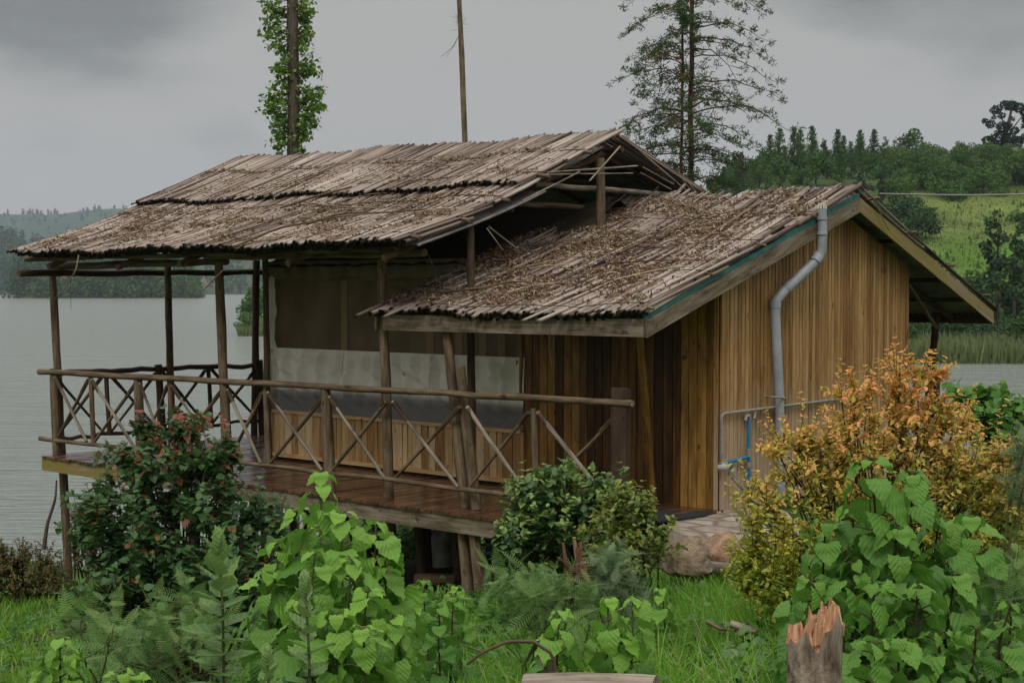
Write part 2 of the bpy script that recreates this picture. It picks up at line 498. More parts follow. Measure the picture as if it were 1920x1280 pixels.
M['bark_red'] = bark('red_bark', (.035, .018, .012), (.10, .052, .034))
M['bark_far'] = bark('far_bark', (.05, .04, .03), (.12, .10, .08))
M['stem'] = bark('shrub_stem', (.035, .022, .014), (.10, .065, .04))
M['stem_green'] = bark('green_stem', (.06, .075, .03), (.13, .15, .06))
M['stump'] = bark('stump_bark', (.075, .048, .028), (.42, .35, .27), 26, 12)
m = MT('torn_wood')
tc = m.attr('tc').outputs['Vector']
g = m.noise(m.mapping(tc, (70, 70, 4)), 1, 5, .6)
c = m.ramp(g, [(.3, (.16, .07, .035)), (.5, (.48, .25, .13)), (.75, (.66, .50, .36))])
M['rootwood'] = wood('red_root', (.06, .03, .018), (.17, .085, .05), (.30, .17, .11), 60, 3)
M['torn'] = m.fin(m.pbr(c, .8, m.bump(g, .8, .01), .2))

def leaf(name, a, b, tip, tr=.30, rough=.55, vein=0.0, spec=.35, dead=None):
    m = MT(name)
    isl = m.island()
    c = m.mix(isl, a, b)
    pos = m.n('ShaderNodeNewGeometry').outputs['Position']
    c = m.mix(m.rng(m.noise(m.mapping(pos, (3.2,) * 3), 1, 3), .35, .7, 0, .35), c, tuple(q * .65 for q in a))
    if tip: c = m.mix(m.attr('val').outputs['Fac'], c, tip)
    if dead:
        c = m.mix(m.rng(isl, .955, .96, 0, 1), c, dead)
    nrm = None
    if vein:
        tcs = m.n('ShaderNodeSeparateXYZ', {0: m.attr('tc').outputs['Vector']})
        ax = m.math('ABSOLUTE', tcs.outputs[0])
        ph = m.math('SUBTRACT', m.math('MULTIPLY', tcs.outputs[1], 5.0), m.math('MULTIPLY', ax, 6.0))
        fr = m.math('PINGPONG', ph, .5)
        line = m.rng(fr, .0, .09, 1, 0)
        mid = m.rng(ax, .0, .028, 1, 0)
        ln = m.math('MAXIMUM', line, mid)
        c = m.mix(m.math('MULTIPLY', ln, vein), c, tuple(min(1, q * 2.4 + .03) for q in b))
        small = m.noise(m.mapping(m.attr('tc').outputs['Vector'], (22, 22, 22)), 1, 2)
        nrm = m.bump(m.math('ADD', m.math('MULTIPLY', fr, 1.0), m.math('MULTIPLY', small, .6)), .5, .010)
    p = m.pbr(c, rough, nrm, spec)
    t = m.n('ShaderNodeBsdfTranslucent', {'Color': m.mix(.5, c, tuple(min(1, q * 1.5) for q in b))})
    mx = m.n('ShaderNodeMixShader', {0: tr, 1: p.outputs[0], 2: t.outputs[0]})
    return m.fin(mx)
M['l_nettle'] = leaf('nettle_leaf', (.065, .175, .028), (.125, .29, .040), (.27, .50, .07), .34, .5, .16)
M['l_nettle_d'] = leaf('nettle_leaf_dark', (.050, .150, .024), (.095, .235, .033), (.16, .34, .045), .32, .5, .16)
M['l_redbush'] = leaf('glossy_leaf_red_tips', (.040, .110, .030), (.085, .170, .048), (.27, .045, .030), .25, .5, 0, .35, (.20, .10, .02))
M['l_orange'] = leaf('orange_leaf', (.21, .33, .040), (.46, .46, .050), (.90, .38, .17), .3, .55, 0, .3)
M['l_green'] = leaf('dark_green_leaf', (.045, .115, .035), (.085, .185, .048), (.26, .34, .07), .25, .45, 0, .45)
M['l_yellow'] = leaf('yellow_green_leaf', (.075, .145, .026), (.155, .225, .036), (.32, .32, .06), .28, .5, 0, .35)
M['l_fern'] = leaf('feathery_leaf', (.075, .165, .045), (.14, .25, .075), (.24, .34, .08), .3, .6, 0, .3)
M['l_fern_grey'] = leaf('grey_feathery_leaf', (.10, .17, .090), (.17, .25, .14), (.20, .29, .11), .3, .6, 0, .3)
M['l_spike'] = leaf('spike_leaf', (.11, .21, .055), (.165, .28, .080), (.28, .42, .15), .28, .6, .3)
M['l_vine'] = leaf('vine_leaf', (.045, .135, .022), (.085, .215, .032), (.12, .27, .04), .3, .5, 0, .35)
M['l_ivy'] = leaf('climber_leaf', (.05, .13, .02), (.14, .27, .035), (.22, .32, .05), .3, .5, 0, .3)
M['l_pine'] = leaf('conifer_leaf', (.035, .075, .024), (.075, .125, .034), (.17, .065, .022), .2, .6, 0, .2)
M['l_shore'] = leaf('shore_shrub_leaf', (.055, .085, .028), (.105, .125, .035), (.22, .12, .04), .25, .6, 0, .2)
M['grass'] = leaf('grass_blade', (.085, .245, .016), (.17, .39, .030), (.36, .40, .12), .35, .5, 0, .35, (.33, .28, .16))
M['f1'] = leaf('far_leaf_blue', (.034, .072, .030), (.060, .110, .044), None, .15, .8, 0, .1)
M['f2'] = leaf('far_leaf_mid', (.050, .105, .030), (.088, .160, .044), None, .15, .8, 0, .1)
M['f3'] = leaf('far_leaf_fresh', (.065, .125, .032), (.110, .180, .048), None, .15, .8, 0, .1)
M['f4'] = leaf('far_leaf_dark', (.014, .030, .016), (.028, .050, .024), None, .15, .8, 0, .1)
M['reeds_far'] = leaf('waterside_reed', (.12, .16, .06), (.20, .24, .10), None, .2, .8, 0, .1)

m = MT('terrain')
col = m.attr('lc').outputs['Color']
pos = m.n('ShaderNodeNewGeometry').outputs['Position']
n1 = m.noise(m.mapping(pos, (2.2,) * 3), 1, 8, .65)
n2 = m.noise(m.mapping(pos, (.09, .09, .09)), 1, 6, .6)
n3 = m.noise(m.mapping(pos, (.5, .5, .5)), 1, 6, .7)
c = m.mix(m.rng(n1, .3, .7, 0, .55), col, (.45, .42, .36), 'MULTIPLY')
c = m.mix(m.rng(n2, .35, .65, 0, .7), c, (.5, .55, .5), 'MULTIPLY')
c = m.mix(m.rng(n3, .45, .7, 0, .45), c, (.6, .62, .55), 'MULTIPLY')
M['terrain'] = m.fin(m.pbr(c, .95, m.bump(n1, .8, .05), .1))
m = MT('lake_water')
pos = m.n('ShaderNodeNewGeometry').outputs['Position']
v1 = m.n('ShaderNodeMapping', {'Vector': pos, 'Scale': (1.0, 1.0, 1.0), 'Rotation': (0, 0, rad(-41))}).outputs[0]
wa = m.noise(m.mapping(v1, (.45, 2.0, 1)), 1, 4, .6, .4)
wb = m.noise(m.mapping(v1, (.10, .35, 1)), 1, 3, .55)
wc = m.noise(m.mapping(v1, (1.4, 7.0, 1)), 1, 3, .6, .3)
h = m.math('ADD', m.math('ADD', wa, m.math('MULTIPLY', wb, 2.0)), m.math('MULTIPLY', wc, .22))
big = m.noise(m.mapping(v1, (.012, .03, 1)), 1, 3)
bn = m.n('ShaderNodeBump', {'Height': h, 'Strength': m.rng(big, .3, .7, .8, 1.0), 'Distance': .55}).outputs[0]
M['water'] = m.fin(m.pbr((.20, .225, .205), .15, bn, .5, IOR=1.33))

# ------------------------------------------------------------------ ground sheet and lake
ang = np.concatenate([np.arange(-180, -32, 4), np.arange(-32, 32, .4), np.arange(32, 180.1, 4)])
ang = np.radians(ang)
rr = np.concatenate([[0.02], np.geomspace(1.0, 45, 110), np.geomspace(46.5, 420, 110), np.geomspace(430, 9000, 90)])
A, R = np.meshgrid(ang, rr)
dx = np.sin(A) * R; dw = np.cos(A) * R
GX = CAM[0] + FH[0] * dw + RGT[0] * dx
GY = CAM[1] + FH[1] * dw + RGT[1] * dx
GZ = gz(GX.ravel(), GY.ravel()).reshape(GX.shape)
# keep the bank clear of the annex floor and the deck
na = len(ang)
V = np.stack([GX.ravel(), GY.ravel(), GZ.ravel()], 1)
F = []
for i in range(len(rr) - 1):
    b = i * na
    F += [(b + j, b + j + 1, b + na + j + 1, b + na + j) for j in range(na - 1)]
me = bpy.data.meshes.new('ground')
me.from_pydata(V.tolist(), [], F)
U = 960 + FPX * dx / np.maximum(dw, 1)
def cmix(a, b, f): return a * (1 - f[..., None]) + np.array(b) * f[..., None]
lc = np.tile(np.array([.060, .105, .022]), GX.shape + (1,))
soil = sstep(.1, .5, hnoise(GX, GY, .8, 5))
lc = cmix(lc, (.085, .062, .038), soil * .8)
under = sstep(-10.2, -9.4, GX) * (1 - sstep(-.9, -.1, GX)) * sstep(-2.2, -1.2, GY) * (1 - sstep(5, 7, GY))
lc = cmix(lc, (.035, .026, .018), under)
hillm = (dw > 90).astype(float)
lc = cmix(lc, (.060, .095, .030), hillm)
mead = sstep(1640, 1760, U) * sstep(128, 145, dw) * (1 - sstep(196, 210, dw)) * sstep(-.9, -.2, hnoise(GX, GY, 15, 1) + .3)
lc = cmix(lc, (.19, .245, .065), mead)
lc = cmix(lc, (.10, .13, .04), mead * sstep(.0, .5, hnoise(GX, GY, 5, 12)) * .7)
lc = cmix(lc, (.115, .215, .035), sstep(1700, 1800, U) * sstep(135, 145, dw) * (1 - sstep(160, 172, dw)))
far = (dw > 700).astype(float)
lc = cmix(lc, (.045, .080, .036), far)
brown = sstep(375, 390, U) * (1 - sstep(452, 470, U)) * sstep(1380, 1440, dw) * (1 - sstep(1640, 1720, dw)) * far
lc = cmix(lc, (.19, .115, .075), brown * .9)
lc = cmix(lc, (.13, .16, .07), sstep(.35, .6, hnoise(GX, GY, 60, 9)) * far * sstep(1350, 1400, dw) * .8)
lc = cmix(lc, (.11, .15, .06), far * (1 - sstep(835, 850, dw)))
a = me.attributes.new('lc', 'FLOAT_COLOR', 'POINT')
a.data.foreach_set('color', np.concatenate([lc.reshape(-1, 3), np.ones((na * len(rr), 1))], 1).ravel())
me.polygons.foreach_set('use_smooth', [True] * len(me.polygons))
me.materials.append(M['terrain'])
g = bpy.data.objects.new('ground', me)
C.objects.link(g)
tag(g, kind='structure')
mb = MB()
mb.add([(-9000, -9000, -3.2), (9000, -9000, -3.2), (9000, 12000, -3.2), (-9000, 12000, -3.2)], [(0, 1, 2, 3)])
tag(mb.build('water', M['water']), kind='structure')

# ------------------------------------------------------------------ thatch
def frame_roof(x0, x1, ye, ze, yr, zr, sag=0.0, zl=0.0):
    """maps (x, t, h): t 0 at eave to 1 at ridge, h above the surface"""
    L = math.hypot(yr - ye, zr - ze)
    nrm = np.array([0, -(zr - ze) / L * (1 if yr > ye else -1), abs(yr - ye) / L])
    def f(x, t, h):
        x = np.asarray(x, float); t = np.asarray(t, float); h = np.asarray(h, float)
        zz = ze + (zr - ze) * t - sag * np.sin(np.clip(t, 0, 1) * PI) + zl * (x1 - x) / (x1 - x0) * np.clip(t, 0, 1)
        zz = zz + .018 * np.sin(x * 1.9 + 1) + .012 * np.sin(x * 4.3 + t * 5)
        p = np.stack([x + 0 * t, ye + (yr - ye) * t + 0 * x, zz], -1)
        return p + nrm * h[..., None]
    return f, L
def reeds(mb, f, L, x0, x1, t0, t1, h0, h1, spacing, rad_, skew=.0, jit=.02, dark0=0.0, over=.02, tang=.0):
    n = int((x1 - x0) / spacing)
    x = x0 + (np.arange(n) + .5) * (x1 - x0) / n + rng.normal(0, spacing * .35, n)
    x = np.clip(x, x0, x1)
    ts = t0 + rng.normal(0, jit, n) / L
    te = t1 + rng.normal(0, over, n) / L
    dxx = skew * (t1 - t0) * L + rng.normal(0, .02 + tang, n)
    hs = h0 + rng.normal(0, .006, n); he = h1 + rng.normal(0, .006, n) + np.abs(rng.normal(0, tang * .35, n))
    r = rad_ * rng.uniform(.7, 1.35, n)
    k = 6; S = 5
    an = np.arange(S) * 2 * PI / S + .3
    V = np.zeros((n, k * S, 3)); TC = np.zeros((n, k * S, 3)); VAL = np.zeros((n, k * S))
    r0 = rng.random((n, 3)) * 80
    bx = rng.normal(0, .006, n); bh = rng.normal(0, .006, n)
    for i in range(k):
        q = [0, 0, .03, .35, .7, 1.0][i]
        tt = ts + (te - ts) * q
        c = f(x + dxx * q + bx * math.sin(q * PI), tt, hs + (he - hs) * q + bh * math.sin(q * PI))
        for j in range(S):
            V[:, i * S + j] = c
            V[:, i * S + j, 0] += np.cos(an[j]) * r
            V[:, i * S + j, 2] += np.sin(an[j]) * r
            TC[:, i * S + j] = r0 + np.stack([np.cos(an[j]) * r, np.sin(an[j]) * r, q * (t1 - t0) * L + 0 * r], -1)
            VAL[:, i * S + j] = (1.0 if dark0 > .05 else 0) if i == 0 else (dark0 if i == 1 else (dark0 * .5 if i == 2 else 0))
    Fq = [(i * S + j, i * S + (j + 1) % S, (i + 1) * S + (j + 1) % S, (i + 1) * S + j) for i in range(k - 1) for j in range(S)]
    Fq += [tuple(reversed(range(S))), tuple(range((k - 1) * S, k * S))]
    mb.bulk(V, Fq, TC, VAL)
def litter_on(f, L, x0, x1, n, h, dens, name, label, tmin=.02, tmax=.97):
    mb = MB()
    x = rng.uniform(x0, x1, n * 4); t = rng.uniform(tmin, tmax, n * 4)
    keep = rng.random(n * 4) < dens(x, t)
    x = x[keep][:n]; t = t[keep][:n]
    n = len(x)
    hh = h(x, t) + rng.uniform(.0, .02, n)
    c = f(x, t, hh)
    ln = rng.uniform(.012, .042, n); wd = rng.uniform(.003, .0085, n)
    d = rng.normal(0, 1, (n, 3)); d[:, 2] = d[:, 2] * .45 + .1
    d /= np.linalg.norm(d, axis=1)[:, None]
    s = np.cross(d, rng.normal(0, 1, (n, 3))); s /= np.linalg.norm(s, axis=1)[:, None] + 1e-9
    u_ = np.cross(s, d)
    curl = rng.uniform(.2, .9, n)
    V = np.zeros((n, 6, 3))
    for i, q in enumerate((-1, 0, 1)):
        cc = c + d * (q * ln)[:, None] + u_ * (curl * ln * (1 - q * q))[:, None]
        V[:, i * 2] = cc - s * (wd * (1 - .5 * abs(q)))[:, None]
        V[:, i * 2 + 1] = cc + s * (wd * (1 - .5 * abs(q)))[:, None]
    mb.bulk(V, [(0, 1, 3, 2), (2, 3, 5, 4)], V * 1.0, np.zeros((n, 6)))
    # longer bent stalks among the scraps
    for i in range(130):
        xx = rng.uniform(x0 + .1, x1 - .4); tt = rng.uniform(.05, .9)
        if rng.random() > dens(np.array([xx]), np.array([tt]))[0] * 1.6: continue
        a0 = rng.uniform(-.6, .6); l = rng.uniform(.15, .9)
        q = np.linspace(0, 1, 5)
        P = f(xx + q * l * math.cos(a0), np.clip(tt + q * l * math.sin(a0) / L, .02, .98), h(np.full(5, xx), np.full(5, tt)) + .022 + .02 * np.sin(q * PI))
        mb.tube(P, np.linspace(.0065, .003, 5), 4)
    return tag(mb.build(name, M['litter']), label, 'dry litter', kind='stuff')

# ------------------------------------------------------------------ pavilion (large roof on poles)
PX0, PX1, PYE, PZE, PYR, PZR = -9.85, -2.40, -2.32, 2.70, 1.60, 4.10
pf, pL = frame_roof(PX0, PX1, PYE, PZE, PYR, PZR, .085, .10)
pb, pLb = frame_roof(PX0, PX1, 5.3, 3.02, PYR, PZR - .02, .04, .10)
pav = thing('thatched_pavilion', 'large open-sided pavilion with a two-tier reed thatched roof on timber poles over the lake', 'pavilion', (-6, -1.6, 0))
mb = MB()
# lower tier
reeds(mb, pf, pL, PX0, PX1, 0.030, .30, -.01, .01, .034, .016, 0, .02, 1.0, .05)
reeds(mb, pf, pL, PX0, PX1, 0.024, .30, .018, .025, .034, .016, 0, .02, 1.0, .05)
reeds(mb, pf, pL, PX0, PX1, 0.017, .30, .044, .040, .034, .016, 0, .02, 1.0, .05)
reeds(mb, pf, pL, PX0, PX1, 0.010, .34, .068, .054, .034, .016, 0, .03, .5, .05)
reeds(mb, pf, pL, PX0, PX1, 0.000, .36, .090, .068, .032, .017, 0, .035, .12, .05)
reeds(mb, pf, pL, PX0, PX1, 0.24, .54, .070, .090, .030, .016, 0, .03, .1, .05, .004)
reeds(mb, pf, pL, PX0, PX1, 0.38, .60, .085, .100, .032, .016, 0, .04, .0, .05, .006)
# upper tier with its own thick lip
xl = PX0 - .02
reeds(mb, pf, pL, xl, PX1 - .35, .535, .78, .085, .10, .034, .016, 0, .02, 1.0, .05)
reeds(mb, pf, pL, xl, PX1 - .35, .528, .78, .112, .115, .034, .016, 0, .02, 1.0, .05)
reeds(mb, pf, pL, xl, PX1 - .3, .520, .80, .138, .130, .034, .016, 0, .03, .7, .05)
reeds(mb, pf, pL, xl, PX1 - .05, .510, .82, .165, .150, .030, .017, 0, .035, .15, .05, .004)
reeds(mb, pf, pL, xl, PX1, .72, 1.0, .155, .12, .030, .017, 0, .04, .05, .03, .004)
reeds(mb, pf, pL, PX1 - .4, PX1, .40, .80, .07, .11, .032, .017, 0, .03, .0, .03)
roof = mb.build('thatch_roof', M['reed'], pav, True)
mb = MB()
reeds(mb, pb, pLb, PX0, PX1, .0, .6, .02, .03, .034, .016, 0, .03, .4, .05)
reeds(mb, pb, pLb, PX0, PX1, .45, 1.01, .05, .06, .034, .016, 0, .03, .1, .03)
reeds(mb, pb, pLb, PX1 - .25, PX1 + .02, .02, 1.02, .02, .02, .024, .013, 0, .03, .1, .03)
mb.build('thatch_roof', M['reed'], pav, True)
# corrugated sheets under the thatch
def corr(mb, f, x0, x1, t0, t1, h, nx, amp=.012, pitch=.09):
    xs = np.arange(x0, x1, pitch / 6); ts = np.linspace(t0, t1, 6)
    X, T = np.meshgrid(xs, ts)
    V = f(X.ravel(), T.ravel(), h + amp * np.sin(X.ravel() / pitch * 2 * PI))
    n = len(xs)
    F = [(i * n + j, i * n + j + 1, (i + 1) * n + j + 1, (i + 1) * n + j) for i in range(5) for j in range(n - 1)]
    mb.add(V, F)
mb = MB()
corr(mb, pf, PX0 + .1, PX1 + .08, .07, .60, -.045, 0)
corr(mb, pf, PX0 + .1, PX1 - .25, .58, .97, -.03, 0)
corr(mb, pb, PX0 + .1, PX1 - .06, .02, .99, -.04, 0)
mb.build('iron_sheeting', M['iron'], pav, True)
# poles of the frame
def pole(name, p0, p1, r0, r1, parent, mt='pole', jit=.012, n=8, bow=(0, 0, 0), wob=.07, val_end=.0):
    jit *= .35
    r0 *= .80; r1 *= .80
    mb = MB()
    k = max(4, int(np.linalg.norm(np.array(p1) - np.array(p0)) / .35))
    mb.tube(curve(p0, p1, k, bow, jit), np.linspace(r0, r1, k) * (1 + rng.normal(0, .03, k)), n, wob=wob, capval=val_end)
    return mb.build(name, M[mt], parent, True)
PY = -1.6
def gpt(x, y, d=.12): return (x, y, gz1(x, y) - d)
def vec(p): return tuple(float(q) for q in p)
posts = [((97, 500), (130, 1110), PY), ((410, 492), (436, 1150), PY - .02), ((716, 488), (735, 1040), PY)]
for a_, b_, yy in posts:
    top = at(a_[0], a_[1], y=yy); top[2] = max(top[2], 2.62)
    bot = at(b_[0], b_[1], y=yy)
    if bot[2] > gz1(bot[0], bot[1]) - .05: bot[2] = gz1(bot[0], bot[1]) - .1
    pole('post', top, bot, .066, .078, pav)
pole('post', at(314, 486, x=-9.7), at(327, 1010, x=-9.7), .062, .075, pav)
pole('post', at(481, 488, x=-9.72), at(473, 1010, x=-9.72), .068, .072, pav, 'pole_dark')
pole('post', at(497, 486, y=-.12), at(506, 1000, y=-.12), .050, .060, pav)
pole('post', (-2.42, -1.18, 3.0), (-2.40, -1.18, -.9), .052, .056, pav, 'pole_dark')
pole('post', (-2.43, 1.13, 3.86), (-2.43, 1.13, .05), .068, .075, pav)
pole('post', (-2.6, 4.9, 2.8), (-2.6, 4.9, -1.9), .07, .075, pav)
# eave and cross beams
pole('eave_beam', (-9.95, PYE + .28, 2.70), (-2.72, PYE + .30, 2.72), .045, .042, pav, 'pole', .02)
pole('eave_beam', (-10.05, PY, 2.60), (-6.1, PY, 2.63), .065, .055, pav, 'pole', .02)
pole('eave_beam', (-6.4, PY - .1, 2.69), (-2.62, PY - .08, 2.68), .05, .055, pav, 'pole', .02)
pole('side_beam', (-9.80, -2.25, 2.50), (-9.75, 5.0, 2.60), .06, .05, pav, 'pole_dark', .02)
for xx in (-9.2, -7.6, -6.3, -4.3, -2.75):
    q0 = pf(xx, .0, -.12); q1 = pf(xx, 1.0, -.14)
    q0[1] += .12
    pole('rafter', q0, q1, .052, .045, pav, 'pole', .012)
    pole('rafter', pb(xx, .02, -.12), pb(xx, 1.0, -.14), .045, .04, pav, 'pole_dark', .012)
for tt in (.45, .8):
    pole('purlin', pf(PX0, tt, -.075), pf(PX1 + .02, tt, -.075), .035, .03, pav, 'pole_dark', .015)
    pole('purlin', pb(PX0, tt, -.075), pb(PX1 + .02, tt, -.075), .035, .03, pav, 'pole_dark', .015)
pole('ridge_pole', (PX0 + .1, PYR, PZR + .12), (PX1 - .05, PYR, PZR - .10), .045, .045, pav, 'pole_dark')
pole('tie_beam', (-2.55, .05, 3.50), (-2.55, 3.2, 3.50), .042, .045, pav, 'pole_pale')
pole('tie_beam', (-3.0, -.2, 3.30), (-3.0, 3.6, 3.32), .045, .045, pav)
pole('tie_beam', (-3.6, .4, 3.7), (-3.6, 2.9, 3.7), .045, .045, pav)
# battens and cords that hold the reeds, with their knobbly ends at the verge
for tt, hh in ((.06, .10), (.25, .09), (.42, .12), (.60, .175), (.80, .17)):
    xs = np.linspace(PX0 + .1, PX1 + .04, 26)
    P = pf(xs, np.full(26, tt) + rng.normal(0, .003, 26), np.full(26, hh) + rng.normal(0, .004, 26))
    mb = MB(); mb.tube(P, np.full(26, .0055), 5, wob=.2)
    mb.build('binding_cane', M['pole_dark'], pav, True)
    e0 = pf(PX1 - .10, tt, hh - .02); e1 = pf(PX1 + .12, tt, hh - .05)
    pole('cane_end', e0, e1, .024, .028, pav, 'pole', .002)
# loose canes at the open verge
for (x, y, z), (x2, y2, z2), r in (((-2.38, 1.45, 4.02), (-2.30, .75, 3.56), .014), ((-2.36, .05, 3.62), (-2.34, 1.75, 3.80), .016), ((-2.36, .1, 3.60), (-2.30, 1.6, 3.70), .012),
                                   ((-2.36, 2.55, 3.62), (-2.40, 1.95, 3.80), .014), ((-2.36, 2.5, 3.55), (-2.40, 1.9, 3.73), .011), ((-2.32, 3.35, 3.25), (-2.35, 2.75, 3.68), .013),
                                   ((-2.32, 3.5, 3.2), (-2.34, 2.85, 3.66), .012), ((-2.33, 3.6, 3.2), (-2.36, 1.75, 4.02), .016), ((-2.34, -.4, 3.28), (-2.33, .6, 3.66), .013)):
    pole('loose_cane', (x, y, z), (x2, y2, z2), r, r * .9, pav, 'pole_pale', .004, 6)
mb = MB()
mb.tube([(-2.30, 2.72, 3.62), (-2.28, 2.2, 3.28), (-2.26, 1.75, 3.10)], [.022, .022, .018], 6)
mb.build('torn_strip', M['pole_pale'], pav, True)
mb = MB()
mb.tube([(-2.30, -1.05, 2.95), (-2.25, -.85, 2.72)], [.008, .006], 5)
mb.tube([(-2.32, -1.0, 2.97), (-2.2, -.7, 2.75)], [.010, .008], 5)
mb.build('loose_cane', M['pole_pale'], pav, True)

# ------------------------------------------------------------------ deck
deck = thing('timber_deck', 'raised dark varnished timber deck on stilts running along the front of the tent', 'deck', (-5, -1, 0))
mb = MB()
xx = -9.72
while xx < -.02:
    wdt = .088
    y0 = -1.98 + rng.normal(0, .008) if xx < -1.05 else -.52
    y1 = 0.03 if xx > -7.2 else 2.6
    mb.box(xx, xx + wdt - .009, y0, y1, -.03, rng.normal(0, .0015), 'y')
    xx += wdt
mb.build('floor_boards', M['deck'], deck)
for (x0, x1) in ((-9.76, -7.02), (-7.0, -4.02), (-4.0, -1.02)):
    mb = MB(); mb.box(x0, x1, -1.955, -1.90, -.205, -.034, 'x')
    mb.build('edge_beam', M['mossy' if x0 < -9 else 'beam'], deck)
mb = MB(); mb.box(-9.72, -9.67, -1.9, 2.6, -.2, -.034, 'y'); mb.build('edge_beam', M['beam'], deck)
for yy in (-1.0, .3, 1.5, 2.5):
    mb = MB(); mb.box(-9.6, -1.1, yy, yy + .06, -.19, -.036, 'x'); mb.build('joist', M['pole_dark'], deck)
for (p, r) in (((-1.93, -1.82), .075), ((-1.72, -1.86), .082), ((-3.76, -.63), .10), ((-3.0, -.82), .085), ((-5.43, -1.6), .07), ((-7.4, -1.2), .08), ((-9.4, 2.2), .08), ((-6.2, 1.8), .08),
               ((-4.6, 1.6), .09), ((-7.9, 1.2), .08), ((-9.6, .1), .07), ((-3.35, -.2), .085), ((-2.6, -.3), .09), ((-4.2, -.1), .08)):
    lean = rng.normal(0, .02, 2)
    b = gpt(p[0] + .08, p[1], .15)
    if r < .083 and p[1] < -1.8:
        pole('stilt', (p[0] - .04, p[1], -.05), b, r * .85, r * 1.05, deck, 'pole', .008)
    else:
        pole('stilt', (p[0], p[1], -.05), b, r, r, deck, 'pole_dark', .008)
pole('stilt', (-5.0, -1.0, -.15), (-4.45, -.5, gz1(-4.5, -.5) - .1), .08, .08, deck, 'rust', .004)

# ------------------------------------------------------------------ railing
def railing(name, label, axis, const, posts_, z_top, z_bot, ext, seed):
    x0 = posts_[0][0]; x1 = posts_[-1][0]
    def pt(s, z, off=0.0):
        return (s, const + off, z) if axis == 'x' else (const + off, s, z)
    t = thing(name, label, 'railing', pt((x0 + x1) / 2, 0))
    k = 22
    s = np.linspace(x0 - ext[0], x1 + ext[1], k)
    zz = np.interp(s, [x0, x1], z_top) + rng.normal(0, .008, k)
    mb = MB(); mb.tube([pt(a, b, -.03) for a, b in zip(s, zz)], np.linspace(.040, .034, k) * (1 + rng.normal(0, .04, k)), 8, wob=.06)
    mb.build('top_rail', M['pole' if axis == 'x' else 'pole_dark'], t, True)
    zz = np.interp(s, [x0, x1], z_bot) + rng.normal(0, .012, k)
    mb = MB(); mb.tube([pt(a, b, -.03) for a, b in zip(s, zz)], np.linspace(.030, .025, k) * (1 + rng.normal(0, .05, k)), 8, wob=.08)
    mb.build('bottom_rail', M['pole' if axis == 'x' else 'pole_dark'], t, True)
    zt = z_top[0]; zb = z_bot[0]
    for (p, kind) in posts_:
        dk = 'pole' if axis == 'x' else 'pole_dark'
        if kind == 'thick':
            pole('post', pt(p - .04, zt + .05), pt(p + .03, .0), .070, .082, t, dk, .01)
        elif kind == 'tall':
            pole('post', pt(p - .05, 1.48), pt(p + .05, .0), .062, .078, t, dk, .01)
        elif kind == 'board':
            mb = MB(); mb.box(p - .09, p + .09, const - .04, const + .03, .0, 1.36)
            mb.build('post', M['dark_board'], t)
        elif kind == 'thin':
            pole('baluster', pt(p - .03, zt - .03, .01), pt(p + .02, zb, .01), .040, .045, t, dk, .006)
    for i in range(len(posts_) - 1):
        a_, b_ = posts_[i][0], posts_[i + 1][0]
        d1 = ('pole_pale', 'pole') if axis == 'x' else ('pole_dark', 'pole_dark')
        r = rng.uniform(.019, .027, 2)
        pole('brace', pt(a_ + .07, zt - .06, -.045), pt(b_ - .06, zb + .04, -.045), r[0] * 1.2, r[0], t, d1[0], .008, 7)
        pole('brace', pt(b_ - .07, zt - .07, .0), pt(a_ + .06, zb + .04, .0), r[1] * 1.25, r[1], t, d1[1], .008, 7)
        # bark sleeve and bindings near the top of each brace
        for sg, (pa, pb_), off in ((1, (a_ + .07, b_ - .06), -.045), (-1, (b_ - .07, a_ + .06), .0)):
            f0, f1 = .02, rng.uniform(.14, .26)
            P = [pt(pa + (pb_ - pa) * f, zt - .06 + (zb + .04 - zt + .06) * f, off) for f in (f0, (f0 + f1) / 2, f1)]
            mb = MB(); mb.tube(P, [.028, .027, .025], 7, wob=.12); mb.build('bark_sleeve', M['pole_dark'], t, True)
    return t
X = lambda u: float(at(u, 780, y=-1.75)[0])
Yl = lambda u: float(at(u, 760, x=-9.7)[1])
railing('railing', 'long rustic pole railing with crossed braces along the front edge of the deck', 'x', -1.75,
        [(X(104), 'thick'), (X(172), 'thin'), (X(262), 'thick'), (X(321), 'thin'), (X(425), 'thick'), (X(500), 'thin'), (X(615), 'thick'),
         (X(733), 'none'), (X(872), 'none'), (X(1003), 'thin'), (X(1180) - .1, 'board')], (1.14, 1.22), (.20, .24), (.36, .16), 1)
railing('railing', 'short dark pole railing on the lake end of the deck behind the corner post', 'y', -9.70,
        [(Yl(100), 'none'), (Yl(202), 'thin'), (Yl(310) - .08, 'thick'), (Yl(393), 'thin'), (Yl(490), 'thick')], (1.13, 1.10), (.22, .22), (-.1, .0), 2)
pr = thing('fence_post', 'pair of thick round posts rising through the deck in front of the tent', 'posts', (-2, -1.7, 0))
pole('post', (-2.36, -1.62, 1.86), (-2.09, -1.62, .0), .062, .072, pr, 'pole', .01)
pole('post', (-2.13, -1.66, 1.48), (-1.90, -1.66, .0), .064, .074, pr, 'pole', .01)

